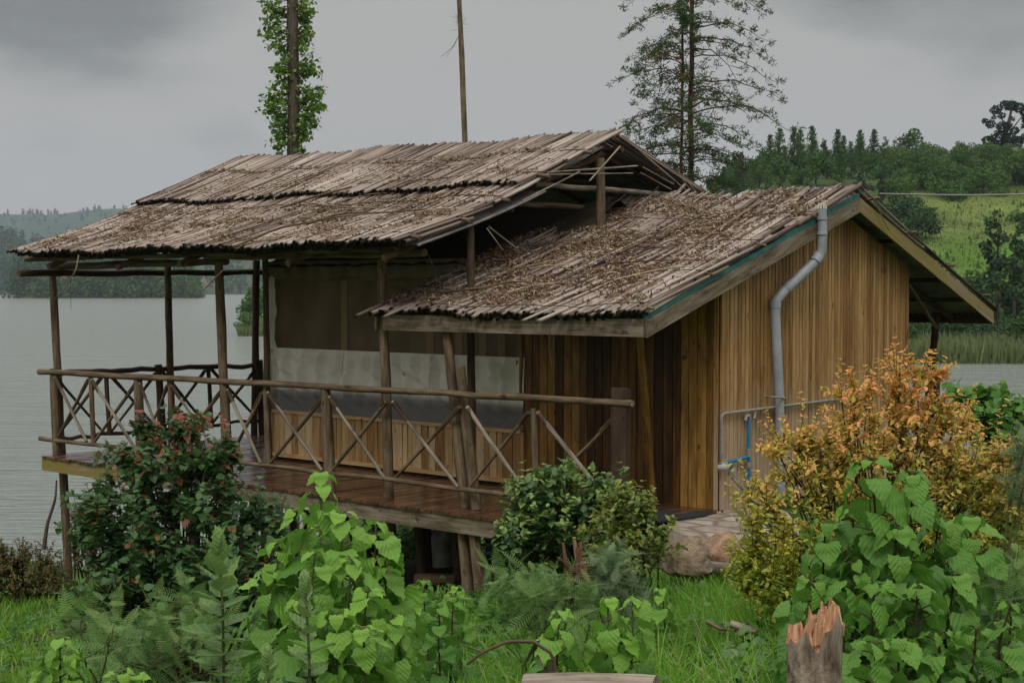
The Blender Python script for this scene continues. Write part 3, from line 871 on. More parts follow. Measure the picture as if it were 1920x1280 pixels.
# ------------------------------------------------------------------ safari tent
TX0, TX1 = -7.22, -2.66
tent = thing('safari_tent', 'canvas safari tent with brown mesh screens and an off-white lower skirt under the pavilion', 'tent', (-5, 1.5, 0))
mb = MB(); mb.box(TX0, TX1, .06, .10, 0.5, 2.62); mb.build('mesh_screen', M['net'], tent)
for u in (645, 806, 860, 905, 940):
    xq = float(at(u, 600, y=.05)[0])
    mb = MB(); mb.box(xq - .06, xq + .06, .052, .058, 1.45, 2.4); mb.build('seam_strip', M['net_strip'], tent)
def cloth(x0, x1, z0, z1, yfun, nx, nz, zmod=None):
    xs = np.linspace(x0, x1, nx); q = np.linspace(0, 1, nz)
    Xg, Q = np.meshgrid(xs, q)
    lo = z0 if zmod is None else z0 + zmod(Xg)
    Zg = lo + (z1 - lo) * Q
    Yg = yfun(Xg, Q)
    F = [(i * nx + j, i * nx + j + 1, (i + 1) * nx + j + 1, (i + 1) * nx + j) for i in range(nz - 1) for j in range(nx - 1)]
    mb = MB(); mb.add(np.stack([Xg.ravel(), Yg.ravel(), Zg.ravel()], 1), F)
    return mb
def skirt_y(x, q):
    e = np.clip((1 - q) * 6, 0, 1) * np.clip(q * 3, 0, 1) * np.clip((TX1 - x) * 4, .15, 1)
    g_ = .05 * np.sin(x * 21 + 2.5 * np.sin(x * 2.3) + (1 - q) * 2.2) * (.3 + q) + .03 * np.sin(x * 37 + q * 3) * q
    b_ = .08 * np.sin(x * 2.1 + q * 2 + 1) * np.sin(q * PI) + .030 * np.sin((x * 1.3 + q * 2.4) * 6) + .02 * np.sin((x * 1.1 + q * 1.9) * 17)
    return -.02 - e * (.03 + g_ + b_ * .8) - .03 * (1 - q)
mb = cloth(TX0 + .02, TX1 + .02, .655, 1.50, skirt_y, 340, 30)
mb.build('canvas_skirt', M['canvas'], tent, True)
for u in (648, 812):
    xq = float(at(u, 690, y=-.05)[0])
    mb = MB(); mb.tube([(xq, -.075, 1.49), (xq + .01, -.13, 1.2), (xq + .02, -.10, .8)], .003, 4); mb.build('seam', M['olive'], tent)
mb = cloth(TX0 - .02, TX0 + .13, .66, 2.56, lambda x, q: -.02 + .02 * np.sin(q * 20 + x * 8) * np.sin(q * PI) + .01 * np.sin(q * 47), 10, 40)
mb.build('canvas_border', M['canvas'], tent, True)
mb = cloth(TX1 - .12, TX1 + .02, .66, 2.5, lambda x, q: -.012 + .008 * np.sin(q * 27), 6, 24)
mb.build('canvas_border', M['olive'], tent, True)
mb = cloth(TX0 - .03, TX1 + .03, 2.39, 2.66, lambda x, q: -.06 - .045 * np.sin(x * 9 + 1.5 * np.sin(x * 3)) * (1 - q) - .02 * np.sin(x * 23 + q * 3), 300, 10,
           lambda x: .055 * np.abs(np.sin(x * 2.05 + .6)) - .02 * np.sin(x * 7))
mb.build('valance', M['olive'], tent, True)
mb = MB()
def tp(x, y, z): return (x, y, z)
n0 = [(TX0 - .05, -.10, 2.60), (TX1 + .05, -.10, 2.60), (TX1 + .05, 1.65, 3.36), (TX0 - .05, 1.65, 3.40), (TX1 + .05, 3.35, 2.6), (TX0 - .05, 3.35, 2.6)]
xs = np.linspace(TX0 - .05, TX1 + .12, 60); ys = np.linspace(-.12, 3.4, 40)
Xg, Yg = np.meshgrid(xs, ys)
Zg = 3.40 - np.abs(Yg - 1.65) * .46 - .06 * np.sin(np.clip(np.abs(Yg - 1.65) / 1.7, 0, 1) * PI) * (1 + .5 * np.sin(Xg * 2)) + .008 * np.sin(Xg * 13 + Yg * 5)
mb.add(np.stack([Xg.ravel(), Yg.ravel(), Zg.ravel()], 1), [(i * 60 + j, i * 60 + j + 1, (i + 1) * 60 + j + 1, (i + 1) * 60 + j) for i in range(39) for j in range(59)])
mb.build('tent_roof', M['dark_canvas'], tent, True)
mb = MB()
mb.add([(TX1, .1, .0), (TX1, 3.3, .0), (TX1, 3.3, 2.6), (TX1, 1.65, 3.30), (TX1, .1, 2.6)], [(0, 1, 2, 3, 4)])
mb.add([(TX0, .1, .0), (TX0, 3.3, .0), (TX0, 3.3, 2.6), (TX0, 1.65, 3.30), (TX0, .1, 2.6)], [(0, 1, 2, 3, 4)])
mb.add([(TX0, 3.3, 0), (TX1, 3.3, 0), (TX1, 3.3, 2.6), (TX0, 3.3, 2.6)], [(0, 1, 2, 3)])
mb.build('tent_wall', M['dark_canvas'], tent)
# dado of split slats below the skirt
dado = thing('slat_dado', 'low wall of upright pale split slats below the tent skirt', 'low wall', (-5, 0, 0))
mb = MB(); x = TX0
while x < TX1:
    wd = rng.uniform(.08, .16)
    mb.obox((x + wd / 2, rng.normal(-.04, .004), .34), (1, 0, 0), (0, 1, 0), (rng.normal(0, .01), 0, 1), wd / 2 - .004, .014, .30, taper=rng.uniform(.86, 1.04))
    x += wd
mb.build('slats', M['slat'], dado)
mb = MB(); mb.box(TX0 - .02, TX1, -.085, -.035, .625, .665, 'x'); mb.build('cap_rail', M['slat'], dado)
mb = MB(); mb.box(TX0 - .02, TX1, -.085, -.056, .035, .085, 'x'); mb.build('bottom_rail', M['slat'], dado)
mb = MB(); mb.box(TX0 - .02, TX1, -.02, .03, .0, .62, 'x'); mb.build('backing', M['pole_dark'], dado)

# ------------------------------------------------------------------ plank annex
AX0, AX1 = -3.40, .31
AYE, AZE, AYR, AZR, AYB, AZB = -1.70, 1.84, 2.44, 3.17, 6.22, 1.82       # underside line of the roof
annex = thing('plank_cabin', 'small plank-walled cabin with a reed thatched gable roof beside the tent', 'cabin', (-1.3, 2.1, 0))
def under(y): return AZE + (AZR - AZE) * (y - AYE) / (AYR - AYE) if y < AYR else AZB + (AZR - AZB) * (AYB - y) / (AYB - AYR)
mb = MB(); x = -2.64
while x < -.02:
    wd = min(.115 + rng.normal(0, .006), -x)
    mb.obox((x + wd / 2, rng.normal(-.015, .002), 1.18), (1, 0, 0), (0, 1, 0), (0, 0, 1), wd / 2 - .006, .012, 1.19)
    x += wd
mb.build('front_wall', M['plank_front'], annex)
mb = MB(); mb.box(-2.64, -.01, .0, .03, 0, 2.35); mb.box(-.035, -.005, .03, 4.25, -.05, 2.3); mb.box(-2.64, -.03, 4.1, 4.13, 0, 2.3); mb.build('wall_lining', M['pole_dark'], annex)
mb = MB(); y = .0
while y < 4.28:
    wd = min(.073 + rng.normal(0, .004), 4.285 - y)
    if wd < .01: break
    yc = y + wd / 2; hw = wd / 2 - .0060
    xo = .013 + rng.normal(0, .0012); th = .012
    z0 = -.03 + rng.normal(0, .006)
    r0 = rng.random(3) * 40
    V = []; T = []
    for yy in (yc - hw, yc + hw):
        for xx_ in (xo - th, xo + th):
            for zz in (z0, under(yy) + .05):
                V.append((xx_, yy, zz)); T.append((xx_ + r0[0], yy + r0[1] - yc, zz + r0[2]))
    mb.add(V, [(0, 1, 3, 2), (4, 6, 7, 5), (2, 3, 7, 6), (0, 4, 5, 1), (1, 5, 7, 3), (0, 2, 6, 4)], T)
    y += wd
mb.build('gable_wall', M['plank_side'], annex)
# thatch
af, aL = frame_roof(AX0, AX1, AYE - .10, AZE + .17, AYR, AZR + .21, .02, .0)
ab, aLb = frame_roof(AX0, AX1, AYB + .10, AZB + .15, AYR, AZR + .21, .0, .0)
mb = MB()
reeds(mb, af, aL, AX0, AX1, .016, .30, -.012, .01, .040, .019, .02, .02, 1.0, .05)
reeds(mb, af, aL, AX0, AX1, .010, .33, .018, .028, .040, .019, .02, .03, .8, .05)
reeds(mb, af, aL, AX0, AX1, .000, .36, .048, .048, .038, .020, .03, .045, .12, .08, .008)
reeds(mb, af, aL, AX0, AX1, .22, .58, .052, .065, .036, .019, .02, .06, .1, .10, .012)
reeds(mb, af, aL, AX0, AX1, .44, .80, .060, .075, .036, .019, .02, .06, .1, .10, .015)
reeds(mb, af, aL, AX0, AX1, .66, 1.00, .065, .080, .034, .019, .02, .06, .05, .06, .02)
reeds(mb, af, aL, AX0, AX1 - .2, .80, 1.01, .085, .090, .080, .016, -.1, .10, .0, .06, .05)
reeds(mb, af, aL, AX0, AX1, .05, .50, .072, .075, .13, .017, .1, .25, .0, .2, .06)
reeds(mb, af, aL, AX0, AX1, .35, .80, .082, .085, .13, .017, -.05, .25, .0, .15, .06)
mb.build('thatch_roof', M['reed'], annex, True)
mb = MB()
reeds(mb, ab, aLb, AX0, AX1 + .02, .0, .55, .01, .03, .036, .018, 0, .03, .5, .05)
reeds(mb, ab, aLb, AX0, AX1 + .02, .45, 1.0, .03, .05, .036, .018, 0, .03, .1, .05)
mb.build('thatch_roof', M['reed'], annex, True)
mb = MB()
uf, uL = frame_roof(AX0, AX1, AYE - .02, AZE + .145, AYR, AZR + .19, .0, .0)
ub, uLb = frame_roof(AX0, AX1, AYB + .02, AZB + .13, AYR, AZR + .19, .0, .0)
corr(mb, ub, AX0 + .05, AX1 - .06, .01, 1.0, -.015, 0)
corr(mb, uf, AX0 + .05, AX1 - .06, .01, 1.0, -.015, 0)
mb.build('iron_sheeting', M['iron'], annex, True)
def sloped(mb, x0, x1, ya, za, yb, zb, h, long='y', e=0.0):
    r0 = rng.random(3) * 40
    V = []; T = []
    L = math.hypot(yb - ya, zb - za)
    for (yy, zz, l) in ((ya, za, 0), (yb, zb, L)):
        for xx_ in (x0, x1):
            for hh in (0, h):
                V.append((xx_, yy, zz + hh)); T.append(r0 + np.array([xx_, hh, l]))
    mb.add(V, [(0, 1, 3, 2), (4, 6, 7, 5), (0, 4, 5, 1), (2, 3, 7, 6), (1, 5, 7, 3), (0, 2, 6, 4)], T)
def p_part(name, mt, fn):
    mb = MB(); fn(mb); return mb.build(name, M[mt], annex)
p_part('barge_board', 'beam', lambda mb: sloped(mb, AX1 - .03, AX1, AYE, AZE, AYR - .004, AZR, .165))
p_part('barge_board', 'mossy', lambda mb: sloped(mb, AX1 - .03, AX1 - .002, AYR + .004, AZR, AYB, AZB, .165))
p_part('sheet_edge', 'teal', lambda mb: sloped(mb, AX1 - .045, AX1 - .012, AYE - .01, AZE + .168, AYR, AZR + .168, .05))
p_part('eave_board', 'beam', lambda mb: mb.box(AX0 + .18, AX1 - .034, AYE - .03, AYE - .002, AZE + .005, AZE + .175, 'x'))
p_part('eave_board', 'pole_dark', lambda mb: mb.box(AX0 + .06, AX1 - .034, AYB - .03, AYB, AZB + .005, AZB + .165, 'x'))
p_part('barge_board', 'beam', lambda mb: sloped(mb, AX0 + .02, AX0 + .05, AYE, AZE, AYR, AZR, .165))
for yy in (4.75, 5.45):
    p_part('purlin', 'pole_dark', lambda mb, yy=yy: mb.box(AX0 + .1, AX1 - .04, yy, yy + .05, under(yy) + .03, under(yy) + .09, 'x'))
for yy in (3.5, 1.2, -.9):
    p_part('purlin', 'pole_dark', lambda mb, yy=yy: mb.box(AX0 + .1, AX1 - .04, yy, yy + .05, under(yy) + .055, under(yy) + .105, 'x'))
for xx_ in (-.25, -1.6, -2.9):
    p_part('rafter', 'pole_dark', lambda mb, xx_=xx_: (sloped(mb, xx_, xx_ + .05, 4.3, under(4.3) - .02, AYB - .04, under(AYB - .04) - .0, .07)))
pole('knee_brace', (.02, 4.3, 2.33), (-.20, 5.55, 1.78), .035, .035, annex, 'pole', .004, 6)
pole('post', (-.32, -.98, 1.98), (-.70, -.2, -.03), .050, .062, annex, 'plank_front', .006)
annex.children[-1].name = 'corner_post'
pole('post', (-.36, 5.9, 1.98), (-.56, 5.75, -1.2), .062, .07, annex, 'pole_dark', .006)
for tt, hh in ((.03, .09), (.27, .10), (.50, .115), (.74, .125)):
    xs = np.linspace(AX0 + .1, AX1 + .03, 18)
    P = af(xs, np.full(18, tt) + rng.normal(0, .004, 18), np.full(18, hh) + rng.normal(0, .006, 18))
    mb = MB(); mb.tube(P, np.full(18, .0045), 5, wob=.2); mb.build('binding_cane', M['pole_dark'], annex, True)
    pole('cane_end', af(AX1 - .12, tt, hh - .02), af(AX1 + .07, tt - .004, hh - .05), .018, .020, annex, 'pole', .002)
for tt in (.12, .4, .68, .93):
    pole('cane_end', ab(AX1 - .16, tt, .03), ab(AX1 + .09, tt, .05), .020, .022, annex, 'pole', .002)
    mb = MB(); mb.tube(ab(np.linspace(AX0, AX1 + .02, 8), np.full(8, tt), np.full(8, .07)), .006, 5); mb.build('binding_cane', M['pole_dark'], annex)
pole('loose_cane', (.33, 2.62, 3.42), (.36, 3.05, 2.98), .010, .008, annex, 'pole_pale', .003, 6)
# doorway boards and corner trim
p_part('corner_trim', 'plank_side', lambda mb: mb.box(-.045, .004, -.032, -.027, 0, 2.36))
mb = MB(); mb.box(-2.70, -2.66, -.05, -.03, 0, 2.4); mb.build('door_jamb', M['plank_front'], annex)
p_part('sill', 'slat', lambda mb: mb.box(-1.0, 0.06, -.10, -.04, -.045, -.006, 'x'))

pr2 = thing('railing', 'short rail end and thick post beyond the cabin by the water', 'railing', (-.8, 6, 0))
pole('top_rail', (-3.2, 6.0, 1.12), (-.26, 6.0, 1.16), .05, .045, pr2, 'pole_pale', .01)
pole('post', (-.42, 6.03, 1.10), (-.42, 6.03, -1.3), .075, .08, pr2, 'pole_dark', .01)
pole('brace', (-.5, 6.0, 1.05), (-1.5, 6.0, .2), .03, .03, pr2, 'pole_dark', .01)
# downpipe and water pipes
dp = thing('downpipe', 'fat grey plastic vent pipe bending round the roof edge down the plank gable wall', 'pipe', (.1, 1, 0))
P = [at(1541, 392, x=.36), at(1542, 440, x=.36), at(1541, 470, x=.34), at(1530, 490, x=.30), at(1468, 548, x=.14), at(1454, 565, x=.10), at(1454, 590, x=.10), at(1461, 740, x=.10), at(1466, 980, x=.10)]
mb = MB(); mb.tube(P, [.052, .052, .055, .055, .055, .055, .052, .052, .052], 14)
mb.build('pipe', M['pvc'], dp, True)
for (a_, b_) in ((.10, .42), (.55, .9)):
    pass
def collar(P0, P1, r):
    mb = MB(); mb.tube([P0, P1], [r, r], 14); return mb.build('collar', M['pvc'], dp, True)
collar(at(1541, 406, x=.36), at(1541, 412, x=.36), .059)
collar(at(1541.5, 434, x=.36), at(1541.5, 440, x=.36), .059)
collar(at(1537, 478, x=.32), at(1528, 491, x=.30), .062)
collar(at(1483, 534, x=.18), at(1474, 543, x=.155), .062)
collar(at(1454, 562, x=.10), at(1454, 577, x=.10), .060)
mb = MB()
for k in range(10):
    a_ = k * 2 * PI / 10
    b = at(1541, 391, x=.36)
    mb.obox(b + np.array([math.cos(a_) * .045, math.sin(a_) * .045, .022]), (-math.sin(a_), math.cos(a_), 0), (math.cos(a_), math.sin(a_), 0), (-.25 * math.cos(a_), -.25 * math.sin(a_), 1), .007, .004, .026)
mb.tube([b + np.array([0, 0, .045]), b + np.array([0, 0, .052])], .036, 12)
mb.build('vent_cap', M['white'], dp)
mb = MB(); mb.tube([at(1437, 743, x=.03), at(1450, 744, x=.16), at(1471, 746, x=.16), at(1474, 747, x=.04)], .011, 6); mb.build('wall_bracket', M['pipe'], dp, True)

wp = thing('water_pipes', 'blue and grey water pipes with a white stub elbowing along the gable wall foot', 'pipes', (.06, .3, 0))
mb = MB(); mb.tube([at(1640, 740, x=.06), at(1500, 757, x=.06), at(1358, 775, x=.06), at(1353, 779, x=.06), at(1353, 784, x=.06), at(1354, 868, x=.06)], .016, 8)
mb.build('grey_pipe', M['pipe'], wp, True)
for pts_, r_ in (([at(1350, 870, x=.07), at(1362, 868, x=.08)], .022), ([at(1353, 846, x=.06), at(1354, 862, x=.06)], .022), ([at(1402, 840, x=.07), at(1404, 856, x=.07)], .024),
                 ([at(1403, 866, x=.07), at(1404, 876, x=.07)], .024), ([at(1405, 900, x=.08), at(1413, 932, x=.12)], .022), ([at(1417, 770, x=.06), at(1414, 785, x=.08)], .012),
                 ([at(1398, 788, x=.07), at(1399, 780, x=.07), at(1404, 779, x=.07), at(1406, 786, x=.07)], .02)):
    mb = MB(); mb.tube(pts_, r_, 8); mb.build('fitting', M['pipe'], wp, True)
mb = MB(); mb.tube([at(1404, 786, x=.07), at(1403, 842, x=.07)], .020, 8); mb.tube([at(1404, 854, x=.07), at(1405, 928, x=.07)], .019, 8)
mb.tube([at(1358, 868, x=.07), at(1402, 856, x=.07)], .019, 8); mb.tube([at(1409, 932, x=.10), at(1440, 925, x=.10)], .022, 8)
mb.build('blue_pipe', M['blue'], wp, True)
mb = MB(); mb.tube([at(1350, 875, x=.05), at(1372, 877, x=.22)], .036, 12, cap=False); mb.tube([at(1370, 876.8, x=.20), at(1373, 877, x=.23)], .042, 12, cap=False)
mb.build('white_stub', M['white'], wp, True)
pole('drain_pipe', at(1366, 886, x=.16), at(1420, 946, x=.35), .026, .026, wp, 'pipe', .002)
ln = MB(); P = np.array([at(1650, 363, x=.28)] + [at(u, 363 + 5 * math.sin((u - 1650) / 420 * PI) - (u - 1650) * .012, w=16.5 - (u - 1650) * .012) for u in range(1690, 2200, 40)])
ln.tube(P, .008, 5)
tag(ln.build('wash_line', M['wire']), 'thin pale line strung from the cabin ridge out to the right', 'line')

# ------------------------------------------------------------------ litter and sticks on the roofs
def clump(x, t, s, seed):
    return .5 + .5 * (np.sin(x * s + seed) * np.sin(t * 17 + x * 1.1 + seed) + .6 * np.sin(x * s * 2.7 + t * 31 + seed * 2) * np.cos(x * 1.7 - t * 40)) / 1.6
def dens_p(x, t):
    d = clump(x, t, 2.3, 1.0) ** 2 * 1.1
    bands = np.exp(-((t - .05) / .03) ** 2) * .2 + np.exp(-((t - .26) / .03) ** 2) * .8 + np.exp(-((t - .13) / .05) ** 2) * .5 + np.exp(-((t - .43) / .05) ** 2) * .7 + np.exp(-((t - .61) / .03) ** 2) * .6 + np.exp(-((t - .81) / .012) ** 2) * .5
    return np.clip(d * (.25 + bands * 1.6), 0, 1) * np.where(t > .84, .1, 1) * np.where((t > .47) & (t < .535), .3, 1)
litter_on(pf, pL, PX0 + .1, PX1 - .15, 15000, lambda x, t: np.where(t < .51, .088 + .03 * t, .165), dens_p, 'straw_litter', 'curled dry leaf scraps scattered over the large thatched roof')
def dens_a(x, t):
    d = clump(x, t, 3.1, 4.0)
    return np.clip(d ** 2.2 * 1.1 * (1 - sstep(.72, 1.0, t) * .55) * np.where(t < .05, .15, 1) * (1 - .75 * sstep(-.6, .3, x)), 0, 1)
litter_on(af, aL, AX0 + .08, AX1 - .05, 15000, lambda x, t: .085 + .03 * t, dens_a, 'straw_litter', 'dense curled dry leaf scraps covering the smaller thatched roof')
def stick(pts, r0, r1, label, mt='pole', name='fallen_stick', cat='stick', group=None, n=6):
    mb = MB(); pts = np.array(pts, float)
    t = np.linspace(0, 1, len(pts)); q = np.linspace(0, 1, len(pts) * 3)
    P = np.stack([np.interp(q, t, pts[:, i]) for i in range(3)], 1)
    mb.tube(P, np.linspace(r0, r1, len(P)), n, wob=.08)
    o = mb.build(name, M[mt], None, True)
    return tag(o, label, cat, group)
def ra(u, py, h=.13): # point on annex roof plane
    A0 = af(AX0, 0., .0); B0 = af(AX1, 0., .0); C0 = af(AX1, 1., .0)
    n = np.cross(B0 - A0, C0 - A0); n /= np.linalg.norm(n)
    if n[2] < 0: n = -n
    d = ray(u, py); t = ((A0 + n * h - CAM) @ n) / (d @ n); return CAM + d * t
def rp(u, py, h=.13):
    A0 = pf(PX0, 0., .0); B0 = pf(PX1, 0., .0); C0 = pf(PX1, 1., .0)
    n = np.cross(B0 - A0, C0 - A0); n /= np.linalg.norm(n)
    if n[2] < 0: n = -n
    d = ray(u, py); t = ((A0 + n * h - CAM) @ n) / (d @ n); return CAM + d * t
stick([ra(733, 540, .12), ra(830, 548, .14), ra(900, 540), ra(955, 528), ra(995, 528), ra(1010, 540)], .017, .005, 'long thin branch lying across the lower left of the smaller roof', 'pole')
stick([ra(1140, 494), ra(1230, 488), ra(1330, 488)], .010, .006, 'straight rusty brown stalk lying across the middle of the smaller roof', 'rust')
stick([ra(1205, 374, .05), ra(1235, 350, .25)], .010, .008, 'short broken stalk poking up from the crest of the smaller roof', 'pole_pale')
stick([rp(440, 462, .16), rp(520, 428, .14), rp(640, 405, .14), rp(720, 398, .14)], .016, .008, 'long brown stalk slanting over the front edge of the large roof', 'pole')
stick([rp(525, 390, .14), rp(600, 366, .26), rp(660, 350, .28)], .014, .010, 'brown stalk leaning over the middle lip of the large roof', 'pole')
stick([rp(555, 377, .18), rp(640, 388, .2), rp(720, 390, .14)], .011, .008, 'pale bent stalk in the tangle below the middle lip of the large roof', 'pole_pale')
stick([rp(575, 420, .14), rp(640, 400, .15), rp(740, 398, .14), rp(800, 392, .14)], .013, .006, 'thin dark stalk curving across the lower tier of the large roof', 'pole_dark')
stick([rp(850, 368, .16), rp(880, 348, .28)], .010, .007, 'short reddish stalk slanting across the right end of the middle lip', 'rust')
stick([at(148, 478, y=-2.35), at(143, 505, y=-2.38), at(122, 540, y=-2.40), at(100, 562, y=-2.36)], .012, .006, 'twisted dry twig dangling in front of the left corner post', 'pole_pale', 'hanging_twig', 'twig')
stick([at(132, 520, y=-2.38), at(133, 580, y=-2.38)], .004, .003, 'dark cord hanging straight down beside the left corner post', 'rope', 'dangling_string', 'string')
stick([at(1031, 612, y=-1.78), at(1029, 650, y=-1.76), at(1036, 690, y=-1.76)], .004, .003, 'thin dry tendril hanging below the eave board of the smaller roof', 'pole', 'hanging_twig', 'twig')
stick([at(803, 477, x=-3.2), at(819, 515, x=-3.2)], .006, .004, 'fine pale stalk standing up at the left verge of the smaller roof', 'pole_pale')
stick([at(384, 540, y=-2.36), at(420, 505, y=-2.36)], .010, .006, 'short pale twig poking from under the front eave by the third post', 'pole_pale', 'hanging_twig', 'twig')

# ------------------------------------------------------------------ stones, mat, logs, stump
def blob(center, size, name, mt, label, cat, seed, rough=.22, flat=None, parent=None, rot=0.0):
    r_ = np.random.default_rng(seed)
    bm_v = []; nu, nv = 40, 26
    ph = r_.random(12) * 6; fr = r_.uniform(1.2, 4.0, 12)
    for i in range(nv + 1):
        th = PI * i / nv
        for j in range(nu):
            a_ = 2 * PI * j / nu
            d = np.array([math.sin(th) * math.cos(a_), math.sin(th) * math.sin(a_), math.cos(th)])
            k = 1 + rough * sum(math.sin(fr[q] * d[q % 3] * 2 + ph[q]) for q in range(12)) / 5
            k += rough * .22 * (math.sin(d[0] * 11 + ph[0]) * math.sin(d[1] * 9 + ph[1]) + math.sin(d[2] * 13 + ph[2] + d[0] * 7)) + r_.normal(0, rough * .06)
            e = np.sign(d) * np.abs(d) ** .62
            bm_v.append(e * k)
    V = np.array(bm_v)
    for q_ in range(11):
        nn_ = r_.normal(0, 1, 3); nn_ /= np.linalg.norm(nn_); lim = r_.uniform(.62, .95)
        ex = np.maximum(V @ nn_ - lim, 0); V = V - ex[:, None] * nn_ * .92
    c_, s_ = math.cos(rot), math.sin(rot)
    V = V * np.array(size)
    V = np.stack([V[:, 0] * c_ - V[:, 1] * s_, V[:, 0] * s_ + V[:, 1] * c_, V[:, 2]], 1) + np.array(center)
    if flat is not None: V[:, 2] = np.minimum(V[:, 2], flat + .01 * np.sin(V[:, 0] * 9) + .01 * np.sin(V[:, 1] * 7))
    F = [(i * nu + j, (i + 1) * nu + j, (i + 1) * nu + (j + 1) % nu, i * nu + (j + 1) % nu) for i in range(nv) for j in range(nu)]
    mb = MB(); mb.add(V, F)
    o = mb.build(name, M[mt], parent, True)
    if label: tag(o, label, cat)
    return o
pc = at(1370, 985, z=-.05)
# path slab: irregular outline
ol = [(1250, 990), (1262, 975), (1320, 958), (1345, 953), (1420, 950), (1500, 962), (1560, 985), (1500, 1012), (1400, 1012), (1300, 1008)]
top = np.array([at(u, v, z=-.03) for u, v in ol])
ctr = top.mean(0)
V = [ctr + np.array([0, 0, .015])] + [p for p in top] + [ctr + (p - ctr) * 1.04 - np.array([0, 0, .10]) for p in top] + [ctr + (p - ctr) * 1.10 - np.array([0, 0, .5]) for p in top]
n = len(ol)
F = [(0, 1 + i, 1 + (i + 1) % n) for i in range(n)] + [(1 + i, 1 + n + i, 1 + n + (i + 1) % n, 1 + (i + 1) % n) for i in range(n)] + [(1 + n + i, 1 + 2 * n + i, 1 + 2 * n + (i + 1) % n, 1 + n + (i + 1) % n) for i in range(n)]
mb = MB(); mb.add(V, F)
tag(mb.build('stone_step', M['paving']), 'broad flat flagstone step of pale paving laid at the cabin corner', 'stone step')
p = at(1305, 1026, w=12.6); blob(p - np.array([0, 0, .08]), (.32, .22, .17), 'boulder', 'stone', 'brown mossy boulder at the left under the flagstone step', 'boulder', 3, .12, None, None, .6)
p = at(1360, 1022, w=12.5); blob(p - np.array([0, 0, .08]), (.20, .18, .19), 'boulder', 'stone_red', 'reddish broken boulder at the right under the flagstone step', 'boulder', 8, .16, None, None, .4)
p = at(1430, 945, x=.22); blob(p - np.array([0, 0, .05]), (.10, .22, .09), 'boulder', 'stone', 'low stone below the blue pipe by the gable wall', 'boulder', 12, .18, None, None, .3)
p0 = at(1328, 1062, w=12.0); p1 = at(1385, 1068, w=12.3)
stick([p0, p1], .05, .05, 'short grey round log lying in the grass before the boulders', 'pole_pale', 'log', 'log', None, 10)
stick([at(1372, 1168, w=8.6), at(1420, 1186, w=8.5)], .022, .026, 'pale dead stick lying on bare soil in the grass', 'pole_pale', 'dead_branch', 'branch')
stick([at(1325, 1165, w=8.6), at(1350, 1178, w=8.5), at(1380, 1182, w=8.6)], .012, .008, 'thin dead twig lying left of the pale stick on bare soil', 'pole', 'dead_branch', 'branch')
mt_ = MB()
q = [at(u, v, z=.002) for u, v in ((1232, 956), (1338, 957), (1322, 964), (1232, 976))]
mt_.add(q + [p_ - np.array([0, 0, .02]) for p_ in q], [(0, 1, 2, 3), (0, 4, 5, 1), (1, 5, 6, 2), (2, 6, 7, 3), (3, 7, 4, 0)])
tag(mt_.build('door_mat', M['mat']), 'dark ribbed rubber mat lying at the foot of the plank wall', 'mat')
# sack and junk below the deck
blob(at(838, 1020, x=-4.0) - np.array([0, 0, .0]), (.26, .26, .36), 'sack', 'sack', 'pale dusty sack standing in the dark under the deck', 'sack', 21, .10)
bl = MB(); p = at(815, 1083, w=15.9); bl.obox(p, RGT, FH, (0, 0, 1), .22, .08, .035, long='x')
tag(bl.build('timber_block', M['pole_dark']), 'old timber block lying on the ground under the deck', 'timber')
# broken stump, right foreground
st = thing('broken_stump', 'pale broken tree stump with a splintered orange top standing at the bottom right', 'stump', vec(at(1525, 1500, w=4.5)))
def at5(u, v, w=4.5): return at(u, v, w=w)
mb = MB()
a0 = at5(1525, 1205); b0 = at5(1522, 1560)
nseg, ns = 14, 28
Vb = []; TCb = []
for i in range(nseg + 1):
    q = i / nseg
    c = b0 + (a0 - b0) * q
    rad0 = .085 - .003 * q
    for j in range(ns):
        a_ = 2 * PI * j / ns
        rr_ = rad0 * (1 + .05 * math.sin(3 * a_ + q * 3) + .035 * math.sin(7 * a_ + q * 9 + 1) + .02 * math.sin(13 * a_ + q * 23))
        pz = 0
        if i == nseg:
            side = math.cos(a_)      # along RGT
            pz = .02 + .075 * max(0, side) + .02 * math.sin(5 * a_) + .022 * math.sin(9 * a_ + 1)
        Vb.append(c + RGT * math.cos(a_) * rr_ + FH * math.sin(a_) * rr_ + np.array([0, 0, pz]))
        TCb.append((math.cos(a_) * .1, math.sin(a_) * .1, q * .7))
mb.add(Vb, [(i * ns + j, i * ns + (j + 1) % ns, (i + 1) * ns + (j + 1) % ns, (i + 1) * ns + j) for i in range(nseg) for j in range(ns)], TCb)
mb.build('bark', M['stump'], st, True)
mb = MB()
rim = np.array(Vb[-ns:])
cen = rim.mean(0) - np.array([0, 0, .03])
n = 40
Vt = [r_ * 1.0 for r_ in rim]
inner = []
for k, fr in enumerate((.78, .5, .25)):
    for j in range(ns):
        v_ = cen + (rim[j] - cen) * fr; v_ = v_ + np.array([0, 0, .035 * rng.normal(0, .8) + .03 * math.cos(2 * PI * j / ns)]); inner.append(v_)
Vt = np.vstack([rim, inner, [cen + np.array([0, 0, .02])]])
Ft = [(k * ns + j, k * ns + (j + 1) % ns, (k + 1) * ns + (j + 1) % ns, (k + 1) * ns + j) for k in range(3) for j in range(ns)] + [(3 * ns + j, 3 * ns + (j + 1) % ns, 4 * ns) for j in range(ns)]
mb.add(Vt, Ft)
